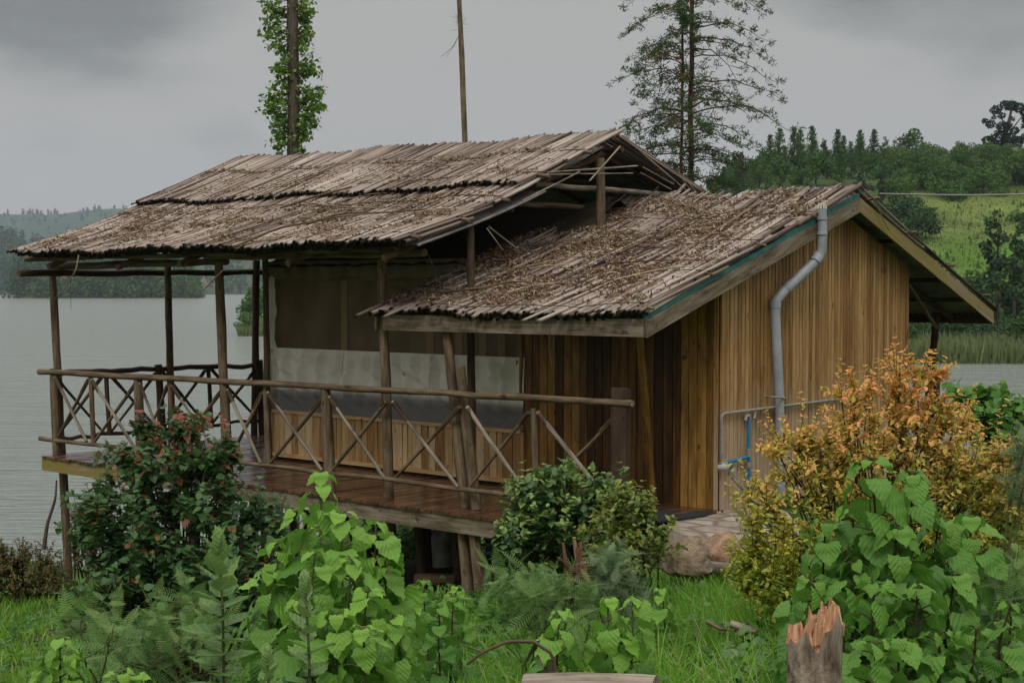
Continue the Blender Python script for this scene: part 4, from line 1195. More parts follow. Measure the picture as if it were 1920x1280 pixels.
for k in range(13):                                 # splinters
    a_ = rng.uniform(0, 2 * PI); rr_ = rng.uniform(.02, .088)
    b = cen + RGT * rr_ * math.cos(a_) + FH * rr_ * math.sin(a_)
    hgt = rng.uniform(.03, .07) + .05 * max(0, math.cos(a_))
    tip = b + np.array([0, 0, hgt]) + RGT * rng.normal(0.01, .012)
    mb.obox((b + tip) / 2, RGT, FH, (tip - b) / np.linalg.norm(tip - b), rng.uniform(.006, .017), rng.uniform(.004, .008), np.linalg.norm(tip - b) / 2, taper=.55)
# tall splinter pieces
for (u0, v0, u1, v1, hw) in ((1536, 1205, 1545, 1143, .028), (1548, 1195, 1556, 1165, .018), (1524, 1190, 1530, 1172, .014), (1572, 1190, 1579, 1168, .014), (1500, 1212, 1560, 1168, .012)):
    p0 = at5(u0, v0); p1 = at5(u1, v1); d = p1 - p0; l = np.linalg.norm(d)
    mb.obox((p0 + p1) / 2, RGT, FH, d / l, hw, .012, l / 2, taper=.55)
mb.build('splintered_top', M['torn'], st)
# small stump and flat log at the bottom
p0 = at(1025, 1228, w=6.6); p1 = at(1025, 1400, w=6.6)
stick([p1, p0], .040, .042, 'small cut stump standing in the grass at bottom centre', 'stump', 'cut_stump', 'stump', None, 14)
p0 = at(985, 1284, w=5.6); p1 = at(1230, 1290, w=5.4)
stick([p0, (p0 + p1) / 2 + np.array([0, 0, .01]), p1], .040, .050, 'pale weathered log lying flat at the bottom edge of the photo', 'pole_pale', 'log', 'log', None, 14)
stick([at(875, 1245, w=6.2), at(905, 1222, w=6.2), at(950, 1202, w=6.2), at(1000, 1202, w=6.2), at(1035, 1225, w=6.2), at(1044, 1265, w=6.2), at(1044, 1330, w=6.2)], .007, .008, 'thin bare stem arching over the grass behind the small stump', 'pole', 'arching_stem', 'stem')
stick([at(905, 1222, w=6.2), at(880, 1212, w=6.2), at(862, 1207, w=6.2)], .004, .003, 'short side twig beside the arching bare stem', 'pole', 'twig', 'twig')
mb = MB()
for k_ in range(9):
    b_ = at(1085 + rng.normal(0, 12), 1090, w=10.9 + rng.normal(0, .04)); e_ = at(1078 + rng.normal(0, 18), 1025 + rng.uniform(-15, 30), w=10.9 + rng.normal(0, .05))
    mb.obox((b_ + e_) / 2, RGT, FH, (e_ - b_) / np.linalg.norm(e_ - b_), rng.uniform(.012, .035), rng.uniform(.01, .02), np.linalg.norm(e_ - b_) / 2, taper=.4)
tag(mb.build('dead_root', M['rootwood']), 'reddish brown splintered root under the green shrub', 'root')

# ------------------------------------------------------------------ vegetation
LT = np.array([(0, 0, 0), (-.30, .25, .05), (0, .25, 0), (.30, .25, .05), (-.26, .6, .03), (0, .6, -.02), (.26, .6, .03), (0, 1, -.10)])
LF = [(0, 2, 1), (0, 3, 2), (1, 2, 5, 4), (2, 3, 6, 5), (4, 5, 7), (5, 6, 7)]
def big_leaf(nt=13):
    V = []
    for i in range(nt):
        t = i / (nt - 1)
        hw = .46 * (math.sin(PI * min(1, (t + .10) / 1.10) ** .62)) ** .9 * (1 - t ** 3 * .25) if t < 1 else 0.0
        for s_ in (-1, -.5, 0, .5, 1):
            ed = 1 + (.07 if i % 2 else -.05) * (abs(s_) == 1)
            tb = t - (.10 * (abs(s_) ** 2) if t < .3 else 0) * (1 - t / .3 if t < .3 else 0)
            q = .03 * math.cos(t * 22) * abs(s_)
            V.append((s_ * hw * ed, tb, -.22 * t * t + .10 * abs(s_) * hw - .16 * (abs(s_) ** 2) * hw + q))
    F = [(i * 5 + j, i * 5 + j + 1, (i + 1) * 5 + j + 1, (i + 1) * 5 + j) for i in range(nt - 1) for j in range(4)]
    return np.array(V), F
BLV, BLF = big_leaf()
BLV2 = BLV.copy(); BLV2[:, 2] -= .30 * BLV[:, 1] ** 2.5; BLV2[:, 1] -= .12 * BLV[:, 1] ** 3; BLV2[:, 0] *= .86
BLV3 = BLV.copy(); BLV3[:, 2] += .16 * np.abs(BLV[:, 0]) + .05 * np.sin(BLV[:, 1] * 9) ; BLV3[:, 0] *= 1.08
def lance_leaf():
    V = []
    for i in range(9):
        t = i / 8
        hw = .20 * math.sin(PI * min(1, t + .06) ** .8) ** .8 * (1.0 if t < 1 else 0)
        for s_ in (-1, 0, 1):
            ed = 1 + (.12 if i % 2 else -.05) * (abs(s_) == 1)
            V.append((s_ * hw * ed, t, -.10 * t * t + .08 * abs(s_)))
    return np.array(V), [(i * 3 + j, i * 3 + j + 1, (i + 1) * 3 + j + 1, (i + 1) * 3 + j) for i in range(8) for j in range(2)]
SLV, SLF = lance_leaf()
def frond_tpl(n=15):
    V = []; F = []
    for i in range(n):
        t = .08 + .92 * i / (n - 1)
        l = .20 * math.sin(PI * min(1, (t + .08)) ** .9) + .03
        for s_ in (-1, 1):
            b = len(V)
            for (dx_, dy_) in ((0, -.010), (s_ * l * .5, .028), (s_ * l, .06), (s_ * l * .5, .062), (0, .014)):
                V.append((dx_, t + dy_, -.25 * t * t - .12 * abs(dx_) * 2 * abs(dx_) * 2))
            F.append((b, b + 1, b + 2, b + 3, b + 4) if s_ > 0 else (b + 4, b + 3, b + 2, b + 1, b))
    b = len(V)
    for i in range(6):
        t = i / 5
        V += [(-.006, t, -.25 * t * t), (.006, t, -.25 * t * t)]
    F += [(b + 2 * i, b + 2 * i + 1, b + 2 * i + 3, b + 2 * i + 2) for i in range(5)]
    return np.array(V), F
FRV, FRF = frond_tpl()
def place(mb, tv, tf, pos, d, length, val, up=None, roll=None, width=1.0):
    """instances of a leaf template: local y along d, local z near up"""
    n = len(pos)
    d = d / (np.linalg.norm(d, axis=1)[:, None] + 1e-9)
    u0 = np.tile(np.array([0, 0, 1.0]), (n, 1)) if up is None else up
    s = np.cross(d, u0); nn = np.linalg.norm(s, axis=1)
    s = np.where(nn[:, None] < .05, np.array([1.0, 0, 0]), s / (nn[:, None] + 1e-9))
    z = np.cross(s, d)
    if roll is not None:
        c_, s_ = np.cos(roll)[:, None], np.sin(roll)[:, None]
        s, z = s * c_ + z * s_, -s * s_ + z * c_
    L = np.asarray(length)[:, None, None]
    V = pos[:, None] + (tv[None, :, 0:1] * s[:, None] * width + tv[None, :, 1:2] * d[:, None] + tv[None, :, 2:3] * z[:, None]) * L
    TC = np.tile(tv[None], (n, 1, 1))
    VAL = np.repeat(np.asarray(val)[:, None], len(tv), 1)
    mb.bulk(V, tf, TC, VAL)
def rdir(n, zc=0.0):
    d = rng.normal(0, 1, (n, 3)); d /= np.linalg.norm(d, axis=1)[:, None]; d[:, 2] += zc
    return d
def shrub(name, label, cat, base, vols, nst, leafn, leafl, mleaf, mstem='stem', tipfun=None, droop=.25, stem_r=.008, leafspan=.55, tv=LT, tf=LF, width=1.0, upright=.5, nb=3, group=None, shell=.55):
    """base (u,w); vols list of (u, py, w, ru, rpy, rw, weight)"""
    bx, by = uw(*base); bz = gz1(bx, by) - .05
    t = thing(name, label, cat, (bx, by, bz), group)
    S = MB(); Lf = MB()
    wts = np.array([v[6] for v in vols], float); wts /= wts.sum()
    P_, D_, Ln_, V_ = [], [], [], []
    nmain = max(5, nst // 9)
    hubs = []
    for i in range(nmain):
        v = vols[rng.choice(len(vols), p=wts)]
        c = at(v[0], v[1], w=v[2]); r3 = rng.normal(0, .35, 3)
        p = c + RGT * r3[0] * v[3] / FPX * v[2] + np.array([0, 0, 1]) * (r3[1] * .6 - .2) * v[4] / FPX * v[2] + FH * r3[2] * v[5]
        b = np.array([bx + rng.normal(0, .08), by + rng.normal(0, .08), bz])
        P = curve(b, p, 7, (rng.normal(0, .05), rng.normal(0, .05), .05), .01)
        S.tube(P, np.linspace(stem_r * 1.8, stem_r * .8, 7), 6)
        hubs.append(P)
    for i in range(nst):
        v = vols[rng.choice(len(vols), p=wts)]
        c = at(v[0], v[1], w=v[2])
        r3 = rng.normal(0, 1, 3); r3 /= np.linalg.norm(r3); r3 *= rng.uniform(shell, 1.0) if rng.random() > .16 else rng.uniform(1.0, 1.35)
        if r3[1] < 0 and rng.random() < .25: r3[1] *= -1
        tip = c + RGT * r3[0] * v[3] / FPX * v[2] + np.array([0, 0, 1.0]) * r3[1] * v[4] / FPX * v[2] + FH * r3[2] * v[5]
        # start on the nearest main stem, somewhat lower than the tip
        best, bd = None, 1e9
        for P in hubs:
            for q in P[2:]:
                dd = np.linalg.norm((tip - q) * np.array([1, 1, .55])) + (10 if q[2] > tip[2] - .02 else 0)
                if dd < bd: bd, best = dd, q
        L = np.linalg.norm(tip - best)
        P = curve(best, tip, 6, (0, 0, -.10 * L * (1 - upright)), .012 * min(1, L))
        S.tube(P, np.linspace(stem_r * .7, stem_r * .22, 6), 4, cap=False)
        k = max(3, int(leafn * (.7 + .6 * rng.random())))
        span = min(L, leafspan)
        q = 1 - np.linspace(0, 1, k) ** 1.1 * (span / max(L, .01))
        q = np.clip(q, 0, 1)
        fi = q * 5; i0 = np.clip(fi.astype(int), 0, 4); fr = (fi - i0)[:, None]
        pts = P[i0] * (1 - fr) + P[i0 + 1] * fr
        ax = P[-1] - P[-3]; ax /= np.linalg.norm(ax) + 1e-9
        for j in range(k):
            a0 = rng.uniform(0, 2 * PI)
            e1 = np.cross(ax, (0, 0, 1) if abs(ax[2]) < .9 else (1, 0, 0)); e1 /= np.linalg.norm(e1); e2 = np.cross(ax, e1)
            m_ = nb if j else nb + 1
            for b_ in range(m_):
                a_ = a0 + b_ * 2 * PI / m_ + rng.normal(0, .3)
                o_ = e1 * math.cos(a_) + e2 * math.sin(a_)
                d = o_ * rng.uniform(.7, 1.1) + ax * rng.uniform(.1, .8) + np.array([0, 0, -droop * rng.uniform(0, 1.6)])
                P_.append(pts[j]); D_.append(d)
                tipn = 1 - j / max(1, k - 1)
                Ln_.append(leafl * rng.uniform(.65, 1.15) * (.62 if j == 0 else 1)); V_.append(tipn)
    P_ = np.array(P_); D_ = np.array(D_); Ln_ = np.array(Ln_); V_ = np.array(V_)
    vv = tipfun(P_, V_) if tipfun else V_ * 0
    place(Lf, tv, tf, P_, D_, Ln_, vv, roll=rng.normal(0, .35, len(P_)), width=width)
    S.build('stems', M[mstem], t, True)
    Lf.build('foliage', M[mleaf], t, len(tv) > 8)
    return t

# --- far vegetation prototypes: crowns of leaf-clump cards in 3D
def crown_cloud(mb, centers, radii, n, size, flat=.75):
    tot = np.array([r ** 2 for r in radii]); tot = tot / tot.sum()
    idx = rng.choice(len(radii), n, p=tot)
    d = rng.normal(0, 1, (n, 3)); d /= np.linalg.norm(d, axis=1)[:, None]
    rr_ = np.array(radii)[idx] * rng.uniform(.55, 1.06, n) ** .6
    sc_ = np.array([1, 1, flat])
    p = np.array(centers)[idx] + d * rr_[:, None] * sc_
    nrm = d * .8 + rng.normal(0, .6, (n, 3)); nrm /= np.linalg.norm(nrm, axis=1)[:, None]
    a = np.cross(nrm, rng.normal(0, 1, (n, 3))); a /= np.linalg.norm(a, axis=1)[:, None]
    b = np.cross(nrm, a)
    s = size * rng.uniform(.5, 1.5, n)[:, None]
    V = np.stack([p + a * s, p + b * s * .55, p - a * s * .9, p - b * s * .6], 1)
    mb.bulk(V, [(0, 1, 2, 3)], V * 1.0, np.zeros((n, 4)))
def proto(kind, mleaf, seed):
    global rng
    rng = np.random.default_rng(seed)
    name = {'round': 'broadleaf_tree', 'conifer': 'young_conifer', 'bush': 'hillside_bush', 'tall': 'slender_tree'}[kind]
    t = bpy.data.objects.new(name, None)
    tr = MB(); cr_ = MB()
    if kind == 'round':
        tr.tube(curve((0, 0, -.5), (.1, 0, 4.5), 5, (.15, .1, 0)), [.22, .18, .15, .11, .06], 6)
        for k in range(4):
            a_ = k * 1.7; tr.tube([(0, 0, 2.4), (math.cos(a_) * 1.3, math.sin(a_) * 1.3, 4.2)], [.09, .03], 5)
        cs = [(rng.normal(0, 1.25), rng.normal(0, 1.25), rng.uniform(2.2, 6.0)) for _ in range(11)]
        crown_cloud(cr_, cs, [rng.uniform(.8, 1.5) for _ in cs], 1500, .20)
    elif kind == 'bush':
        tr.tube([(0, 0, -.4), (0, 0, 1.2)], [.12, .05], 5)
        cs = [(rng.normal(0, .95), rng.normal(0, .95), rng.uniform(.3, 1.6)) for _ in range(8)]
        crown_cloud(cr_, cs, [rng.uniform(.6, 1.05) for _ in cs], 900, .16)
    elif kind == 'tall':
        tr.tube(curve((0, 0, -.5), (.1, 0, 8.5), 6, (.1, .1, 0)), np.linspace(.2, .04, 6), 6)
        cs = [(rng.normal(0, .75) * (1.2 - h / 12), rng.normal(0, .75) * (1.2 - h / 12), h) for h in np.linspace(1.6, 8.8, 14)]
        crown_cloud(cr_, cs, [rng.uniform(.55, 1.1) * (1.15 - c_[2] / 13) for c_ in cs], 1500, .17, .95)
    else:
        tr.tube([(0, 0, -.5), (0, 0, 7.6)], [.13, .015], 6)
        P_ = []; D_ = []; L_ = []
        for h in np.arange(.8, 7.6, .22):
            R_ = 1.75 * (1 - h / 8.0) ** .8 + .12
            for k in range(6):
                a_ = rng.uniform(0, 2 * PI)
                m_ = int(4 + R_ * 5)
                for q in np.linspace(.15, 1, m_):
                    P_.append((math.cos(a_) * R_ * q, math.sin(a_) * R_ * q, h + .28 * q * R_ + rng.normal(0, .05)))
        P_ = np.array(P_); n_ = len(P_)
        place(cr_, np.array([(-.3, 0, 0), (.3, 0, 0), (.12, 1, 0), (-.12, 1, 0)]), [(0, 1, 2, 3)], P_, rdir(n_, .5), rng.uniform(.18, .34, n_), np.zeros(n_), roll=rng.uniform(0, 3, n_))
    parts = []
    for mbx, nm, mt in ((tr, 'trunk', 'bark_far'), (cr_, 'crown', mleaf)):
        o = mbx.build(nm, M[mt]); C.objects.unlink(o); parts.append(o)
    return t, parts
def inst(pr_, loc, s, rz, label, cat, group, sz=None):
    t, parts = pr_
    o = t.copy(); C.objects.link(o)
    o.location = loc; o.scale = (s, s, sz or s); o.rotation_euler = (0, 0, rz)
    o['label'] = label; o['category'] = cat
    if group: o['group'] = group
    for p in parts:
        c = p.copy(); C.objects.link(c); c.parent = o
    return o
PR = {'r2': proto('round', 'f2', 1), 'r3': proto('round', 'f3', 2), 'r1': proto('round', 'f1', 3), 'b3': proto('bush', 'f3', 4), 'b2': proto('bush', 'f2', 5),
      'c2': proto('conifer', 'f2', 6), 'c1': proto('conifer', 'f1', 7), 't1': proto('tall', 'f1', 8), 't2': proto('tall', 'f2', 9), 'r4': proto('round', 'f4', 10), 'b1': proto('bush', 'f1', 11)}
rng = np.random.default_rng(99)
def plant(key, u, w_, s, label, cat, group, sz=None, dz=None):
    if dz is None: dz = -1.5 * s if (key[0] in 'rt' and w_ > 110 and group) else -.2
    x, y = uw(u, w_)
    return inst(PR[key], (x, y, gz1(x, y) + dz), s, rng.uniform(0, 6.28), label, cat, group, sz)
# wood on the hillside: keep the meadow open
WL = {'r': ('bushy green tree in the wood covering the hillside behind the cabin', 'tree', 'broadleaf trees of the hillside wood'),
      't': ('slender green tree in the wood on the hillside behind the cabin', 'tree', 'slender trees of the hillside wood'),
      'c': ('young conifer in the wood on the hillside behind the cabin', 'conifer', 'young conifers of the hillside wood'),
      'b': ('rounded bush on the green slope of the hill', 'bush', 'bushes on the hill slope')}
for w_ in (116, 126, 138, 152, 168, 186, 206, 228, 250, 274, 298, 318):
    u = 1300 + rng.uniform(0, 30)
    while u < 2060:
        meadow = u > 1725 and 131 < w_ < 200
        step = 150 / w_ * 60 * rng.uniform(.55, 1.1) * (.7 if w_ > 215 else 1)
        if meadow:
            if rng.random() < .12: plant('b2', u, w_ + rng.uniform(-5, 5), rng.uniform(.5, .9), *WL['b'])
        else:
            if u < 1650: key = rng.choice(['t2', 't1', 'c2', 'c1', 'r2', 'b1'], p=[.24, .16, .22, .1, .16, .12] if w_ < 200 else [.18, .03, .28, .10, .28, .13])
            elif w_ > 182: key = rng.choice(['r2', 'r3', 'r3', 'b3', 't2', 'b2'], p=[.12, .12, .1, .34, .02, .30])
            elif u > 1830: key = rng.choice(['r1', 't1', 'r2', 'b2'], p=[.35, .3, .2, .15])
            else: key = rng.choice(['t2', 't1', 'r1', 'r2'], p=[.35, .25, .2, .2])
            s = rng.uniform(.65, 1.05) * (.8 if w_ > 215 and u > 1700 else 1)
            if w_ > 290: s *= .75
            if key[0] == 't': s *= .8
            if w_ > 215: s *= .9
            plant(key, u, w_ + rng.uniform(-6, 6), s, *WL[key[0]])
        u += step
for i in range(150):
    u = rng.uniform(1660, 2080); w_ = rng.uniform(204, 322)
    k = rng.choice(['b3', 'b2', 'r3', 'r2'], p=[.35, .3, .2, .15])
    plant(k, u, w_, rng.uniform(.9, 1.5) if k[0] == 'b' else rng.uniform(.6, .9), *WL[k[0]])
for u, w_, s, k, lb in ((1442, 235, .95, 'c2', 'leftmost tall conifer tip on the skyline of the hillside wood'), (1460, 232, 1.05, 'c2', 'tallest conifer tip standing on the skyline right of the pines'),
                     (1487, 245, 1.0, 'c1', 'narrow conifer tip on the skyline, second right of the pines'), (1520, 240, 1.08, 'c2', 'double conifer tip on the skyline above the cabin ridge'),
                     (1568, 245, 1.0, 'c1', 'ragged conifer tip on the skyline above the vent pipe'), (1610, 250, .82, 'c2', 'low conifer tip on the skyline above the cabin roof peak'),
                     (1636, 250, .98, 'c1', 'thin conifer tip on the skyline, last to the right in the wood')):
    plant(k, u, w_, s * .95, lb, 'conifer', None)
plant('r2', 1702, 300, 1.15, 'domed tree rising alone on the skyline above the meadow', 'tree', None)
plant('r3', 1808, 305, .7, 'low fresh green tree on the skyline left of the big dark tree', 'tree', None)
plant('r1', 1762, 300, .6, 'thin small tree on the skyline between the dome and the big dark tree', 'tree', None)
for u, w_, s, lb in ((1870, 121, 1.15, 'large dark feathery tree behind the far end of the cabin roof'), (1905, 118, 1.0, 'large dark tree cut by the right edge of the photo above the water'),
                 (1925, 126, 1.15, 'tall dark tree furthest right above the water')):
    plant('t1', u, w_, s, lb, 'tree', None)
for u in range(1690, 2000, 26):
    plant(rng.choice(['r1', 'b1']), u + rng.uniform(-8, 8), 115 + rng.uniform(-1, 2), rng.uniform(.45, .7), 'dark bush on the far bank behind the waterside reeds', 'bush', 'dark bushes on the far bank')
plant('b2', 1785, 197, 1.6, 'largest round bush at the top left corner of the meadow', 'bush', None)
# big dark tree on the skyline
x_, y_ = uw(1880, 300); z_ = gz1(x_, y_)
bt = thing('gnarled_tree', 'big dark gnarled tree with clumped crown standing on the hilltop at the right', 'tree', (x_, y_, z_))
tr = MB(); cr_ = MB()
B = np.array([x_, y_, z_])
def bpt(a_, h): return B + RGT * a_ + np.array([0, 0, h])
tr.tube([bpt(0, -1), bpt(.1, 3.5), bpt(.4, 6.5), bpt(1.2, 9.4)], [.55, .42, .3, .12], 8)
for a_, h in ((-2.6, 4.6), (-2.2, 8.0), (2.6, 4.6), (3.2, 8.6), (-.8, 9.6), (3.0, 6.3), (1.2, 10.2)):
    tr.tube([bpt(.1, h * .45), bpt(a_ * .5, h * .75), bpt(a_, h)], [.2, .12, .05], 6)
cs = [(-3.0, 1.6, 1.2), (-2.2, 2.6, 1.3), (-1.3, 1.2, 1.3), (0, 2.5, 1.3), (.9, 1.2, 1.2), (-2.8, 4.0, .9), (-.9, 4.6, 1.2), (.6, 4.2, 1.2), (2.3, 3.9, 1.0), (3.1, 4.6, .7), (1.6, 5.7, .7), (-.6, 6.2, 1.0), (.5, 6.6, .7),
      (-2.6, 6.7, .7), (-3.4, 7.3, .5), (-.5, 8.2, .6), (-1.4, 9.2, .8), (-.2, 9.8, .9), (1.2, 9.9, .9), (2.4, 9.5, .9), (3.4, 8.7, .8), (3.9, 7.6, .8), (3.4, 6.6, .5), (1.3, 7.7, .4), (2.6, 2.0, .5), (-1.9, 7.9, .4)]
crown_cloud(cr_, [bpt(a_, h) + FH * rng.normal(0, .8) for a_, h, r in cs], [r * 1.15 for a_, h, r in cs], 7500, .20, .85)
tr.build('trunk', M['bark_far'], bt, True); cr_.build('crown', M['f4'], bt)
bt.scale = (1.22, 1.22, 1.22)
# waterside reeds on the far bank
def strip_plants(n, ufun, wfun, hfun, wid, mt, name, label, cat):
    mb = MB()
    u = ufun(n); w_ = wfun(n)
    px = CAM[0] + FH[0] * w_ + RGT[0] * (u - 960) / FPX * w_; py_ = CAM[1] + FH[1] * w_ + RGT[1] * (u - 960) / FPX * w_
    z = gz(px, py_)
    h = hfun(n)
    P = np.stack([px, py_, np.maximum(z, -3.25)], 1)
    d = rng.normal(0, .16, (n, 3)); d[:, 2] = 1
    place(mb, np.array([(-wid, 0, 0), (wid, 0, 0), (wid * .8, .5, .02), (-wid * .8, .5, .02), (wid * .1, 1, .1), (-wid * .1, 1, .1)]), [(0, 1, 2, 3), (3, 2, 4, 5)], P, d, h, np.zeros(n), up=rng.normal(0, 1, (n, 3)))
    return tag(mb.build(name, M[mt]), label, cat, kind='stuff')
strip_plants(9000, lambda n: rng.uniform(1560, 2250, n), lambda n: 106.5 + rng.random(n) ** 1.4 * 7, lambda n: rng.uniform(.6, 1.9, n), .06, 'reeds_far', 'reed_bed', 'pale green waterside reeds along the far bank right of the cabin', 'reeds')
strip_plants(14000, lambda n: rng.uniform(1690, 2150, n), lambda n: 124 + rng.random(n) * 90, lambda n: rng.uniform(.05, .22, n) * (1 + (rng.random(n) > .95) * 2.5), .3, 'f3', 'rough_grass', 'rough tussocky grass on the bright hillside meadow', 'grass')
# spit on the left, seen under the roof
for i, (u, w_, s, k) in enumerate(((458, 172, .42, 'r3'), (470, 176, .62, 'r2'), (482, 180, .8, 'r2'), (496, 183, .95, 'r1'), (512, 186, 1.0, 'r2'), (450, 170, .25, 'b3'))):
    plant(k, u, w_, s, ['low fresh green bush on the lake spit seen between the deck posts', 'second shrub from the water on the lake spit', 'rounded tree on the lake spit behind the pair of posts', 'tall dark tree on the lake spit beside the tent edge', 'furthest right tree on the lake spit, hidden by the tent', 'tiny shrub at the very tip of the lake spit'][i], 'tree', None)
strip_plants(1500, lambda n: rng.uniform(446, 560, n), lambda n: 168 + rng.random(n) * 5, lambda n: rng.uniform(.5, 1.3, n), .08, 'reeds_far', 'reed_bed', 'light green reeds round the tip of the lake spit', 'reeds')
# woods across the lake: masses
def far_wood(name, label, n, samp, size, hmin, hmax, mt, seed, per=75, cs_=1.0):
    global rng
    rng = np.random.default_rng(seed)
    mb = MB(); C_ = []; R_ = []
    us, ws = samp(n)
    x = CAM[0] + FH[0] * ws + RGT[0] * (us - 960) / FPX * ws; y = CAM[1] + FH[1] * ws + RGT[1] * (us - 960) / FPX * ws
    z = gz(x, y)
    for i in range(n):
        h = rng.uniform(hmin, hmax); r = h * rng.uniform(.20, .34)
        for q in (.25, .5, .75, .95):
            C_.append((x[i] + rng.normal(0, r * .3), y[i] + rng.normal(0, r * .3), z[i] + h * q)); R_.append(r * (1.15 - q * .6))
    crown_cloud(mb, C_, R_, n * per, size * cs_, 1.1)
    return tag(mb.build(name, M[mt]), label, 'wood', kind='stuff')
far_wood('lakeside_wood', 'dark wood on the low point across the lake at left', 330, lambda n: (rng.uniform(22, 372, n), 815 + rng.random(n) * 110), 1.1, 14, 23, 'f1', 41, 90)
far_wood('lakeside_wood', 'paler trees along the water front of the wooded point', 90, lambda n: (rng.uniform(60, 372, n), 806 + rng.random(n) * 18), .9, 9, 17, 'f3', 42, 80)
far_wood('hill_wood', 'dark woodland covering the hill across the lake at far left', 420, lambda n: (rng.uniform(-260, 215, n), 1330 + rng.random(n) * 640), 2.0, 12, 24, 'f1', 43, 70)
far_wood('hill_wood', 'scattered trees and hedges on the slopes across the lake seen under the roof', 150, lambda n: (rng.uniform(380, 620, n), 1330 + rng.random(n) * 640), 2.0, 8, 18, 'f2', 44, 50)
far_wood('hill_wood', 'sparse trees on the distant blue ridge at left', 260, lambda n: (rng.uniform(-200, 420, n), 2700 + rng.random(n) * 1400), 2.2, 6, 16, 'f1', 45, 40)
rng = np.random.default_rng(5)

# --- trees just behind the hut
def trunk_pts(u0, py0, u1, py1, w_, zb):
    a_ = at(u0, py0, w=w_); b_ = at(u1, py1, w=w_)
    k = (b_ - a_) / (b_[2] - a_[2])
    base = a_ + k * (zb - a_[2])
    return base, b_
x_, y_ = uw(548, 32); zb = gz1(x_, y_) - .2
base_, top_ = trunk_pts(549, 285, 551, -160, 32, zb)
t = thing('ivy_clad_tree', 'tall straight trunk wrapped in leafy green climber rising behind the large roof', 'tree', vec(base_))
mb = MB(); P = curve(base_, top_, 12, (0, 0, 0), .02); mb.tube(P, np.linspace(.15, .12, 12), 10, wob=.04); mb.build('trunk', M['bark'], t, True)
tw = MB(); P_, D_ = [], []
for (py, dl, dr, dn) in ((-40, 35, 35, 1), (8, 50, 25, 1), (30, 66, 38, 1.3), (60, 60, 30, 1.2), (75, 50, 20, 1), (100, 14, 22, .4), (118, 22, 40, .9), (140, 34, 40, 1.2), (162, 20, 30, .7), (180, 45, 45, .9), (200, 52, 54, 1.6), (222, 40, 45, 1.3),
                      (245, 38, 28, 1), (262, 38, 22, .9), (278, 20, 10, .5)):
    for side, ext in ((-1, dl), (1, dr)):
        for k in range(int(6 * dn)):
            e = rng.uniform(.25, 1.0) ** .8 * ext
            p0 = at(549, py + rng.normal(0, 8), w=32); 
            p1 = at(549 + side * (10 + e * .98), py + rng.normal(0, 12) - e * .1, w=32 + rng.normal(0, .35))
            Q = curve(p0, p1, 5, (0, 0, -.05), .02); tw.tube(Q, np.linspace(.012, .004, 5), 4, cap=False)
            for q in range(int(10 * dn + 6)):
                f_ = min(1.08, rng.uniform(.1, 1.0) ** .45 + .03)
                P_.append(p0 + (p1 - p0) * f_ + rng.normal(0, .045, 3)); D_.append(rng.normal(0, 1, 3) + np.array([0, 0, -.7]))
    for k in range(int(9 * dn)):
        a_ = rng.uniform(0, 2 * PI); pp = at(549, py + rng.normal(0, 10), w=32)
        P_.append(pp + np.array([math.cos(a_), math.sin(a_), 0]) * rng.uniform(.15, .3)); D_.append(np.array([math.cos(a_), math.sin(a_), -.8]))
n_ = len(P_); lf = MB(); place(lf, LT, LF, np.array(P_), np.array(D_), rng.uniform(.06, .12, n_), rng.random(n_) ** 3, roll=rng.normal(0, .6, n_), width=1.4)
tw.build('twigs', M['stem'], t, True); lf.build('climber_leaves', M['l_ivy'], t)
x_, y_ = uw(866, 30); zb = gz1(x_, y_) - .2
base_, top_ = trunk_pts(871, 275, 859, -60, 30, zb)
t = thing('bare_trunk', 'bare leafless pole-like trunk rising above the middle of the large roof', 'tree', vec(base_))
mb = MB(); P = curve(base_, top_, 14, (0, 0, 0), .012); mb.tube(P, np.linspace(.075, .05, 14), 8, wob=.08); mb.build('trunk', M['pole'], t, True)
mb = MB()
p0 = at(861, 66, w=30)
mb.tube([p0, at(850, 88, w=30), at(826, 108, w=30)], [.006, .005, .003], 4); mb.tube([p0, at(848, 90, w=30.1), at(836, 108, w=30)], [.005, .004, .003], 4)
for k in range(16):
    pp = at(861 + rng.normal(0, 2), 38 + rng.uniform(-14, 20), w=30); mb.tube([pp, pp + rng.normal(0, .09, 3)], [.004, .002], 4)
mb.build('twigs', M['stem'], t)
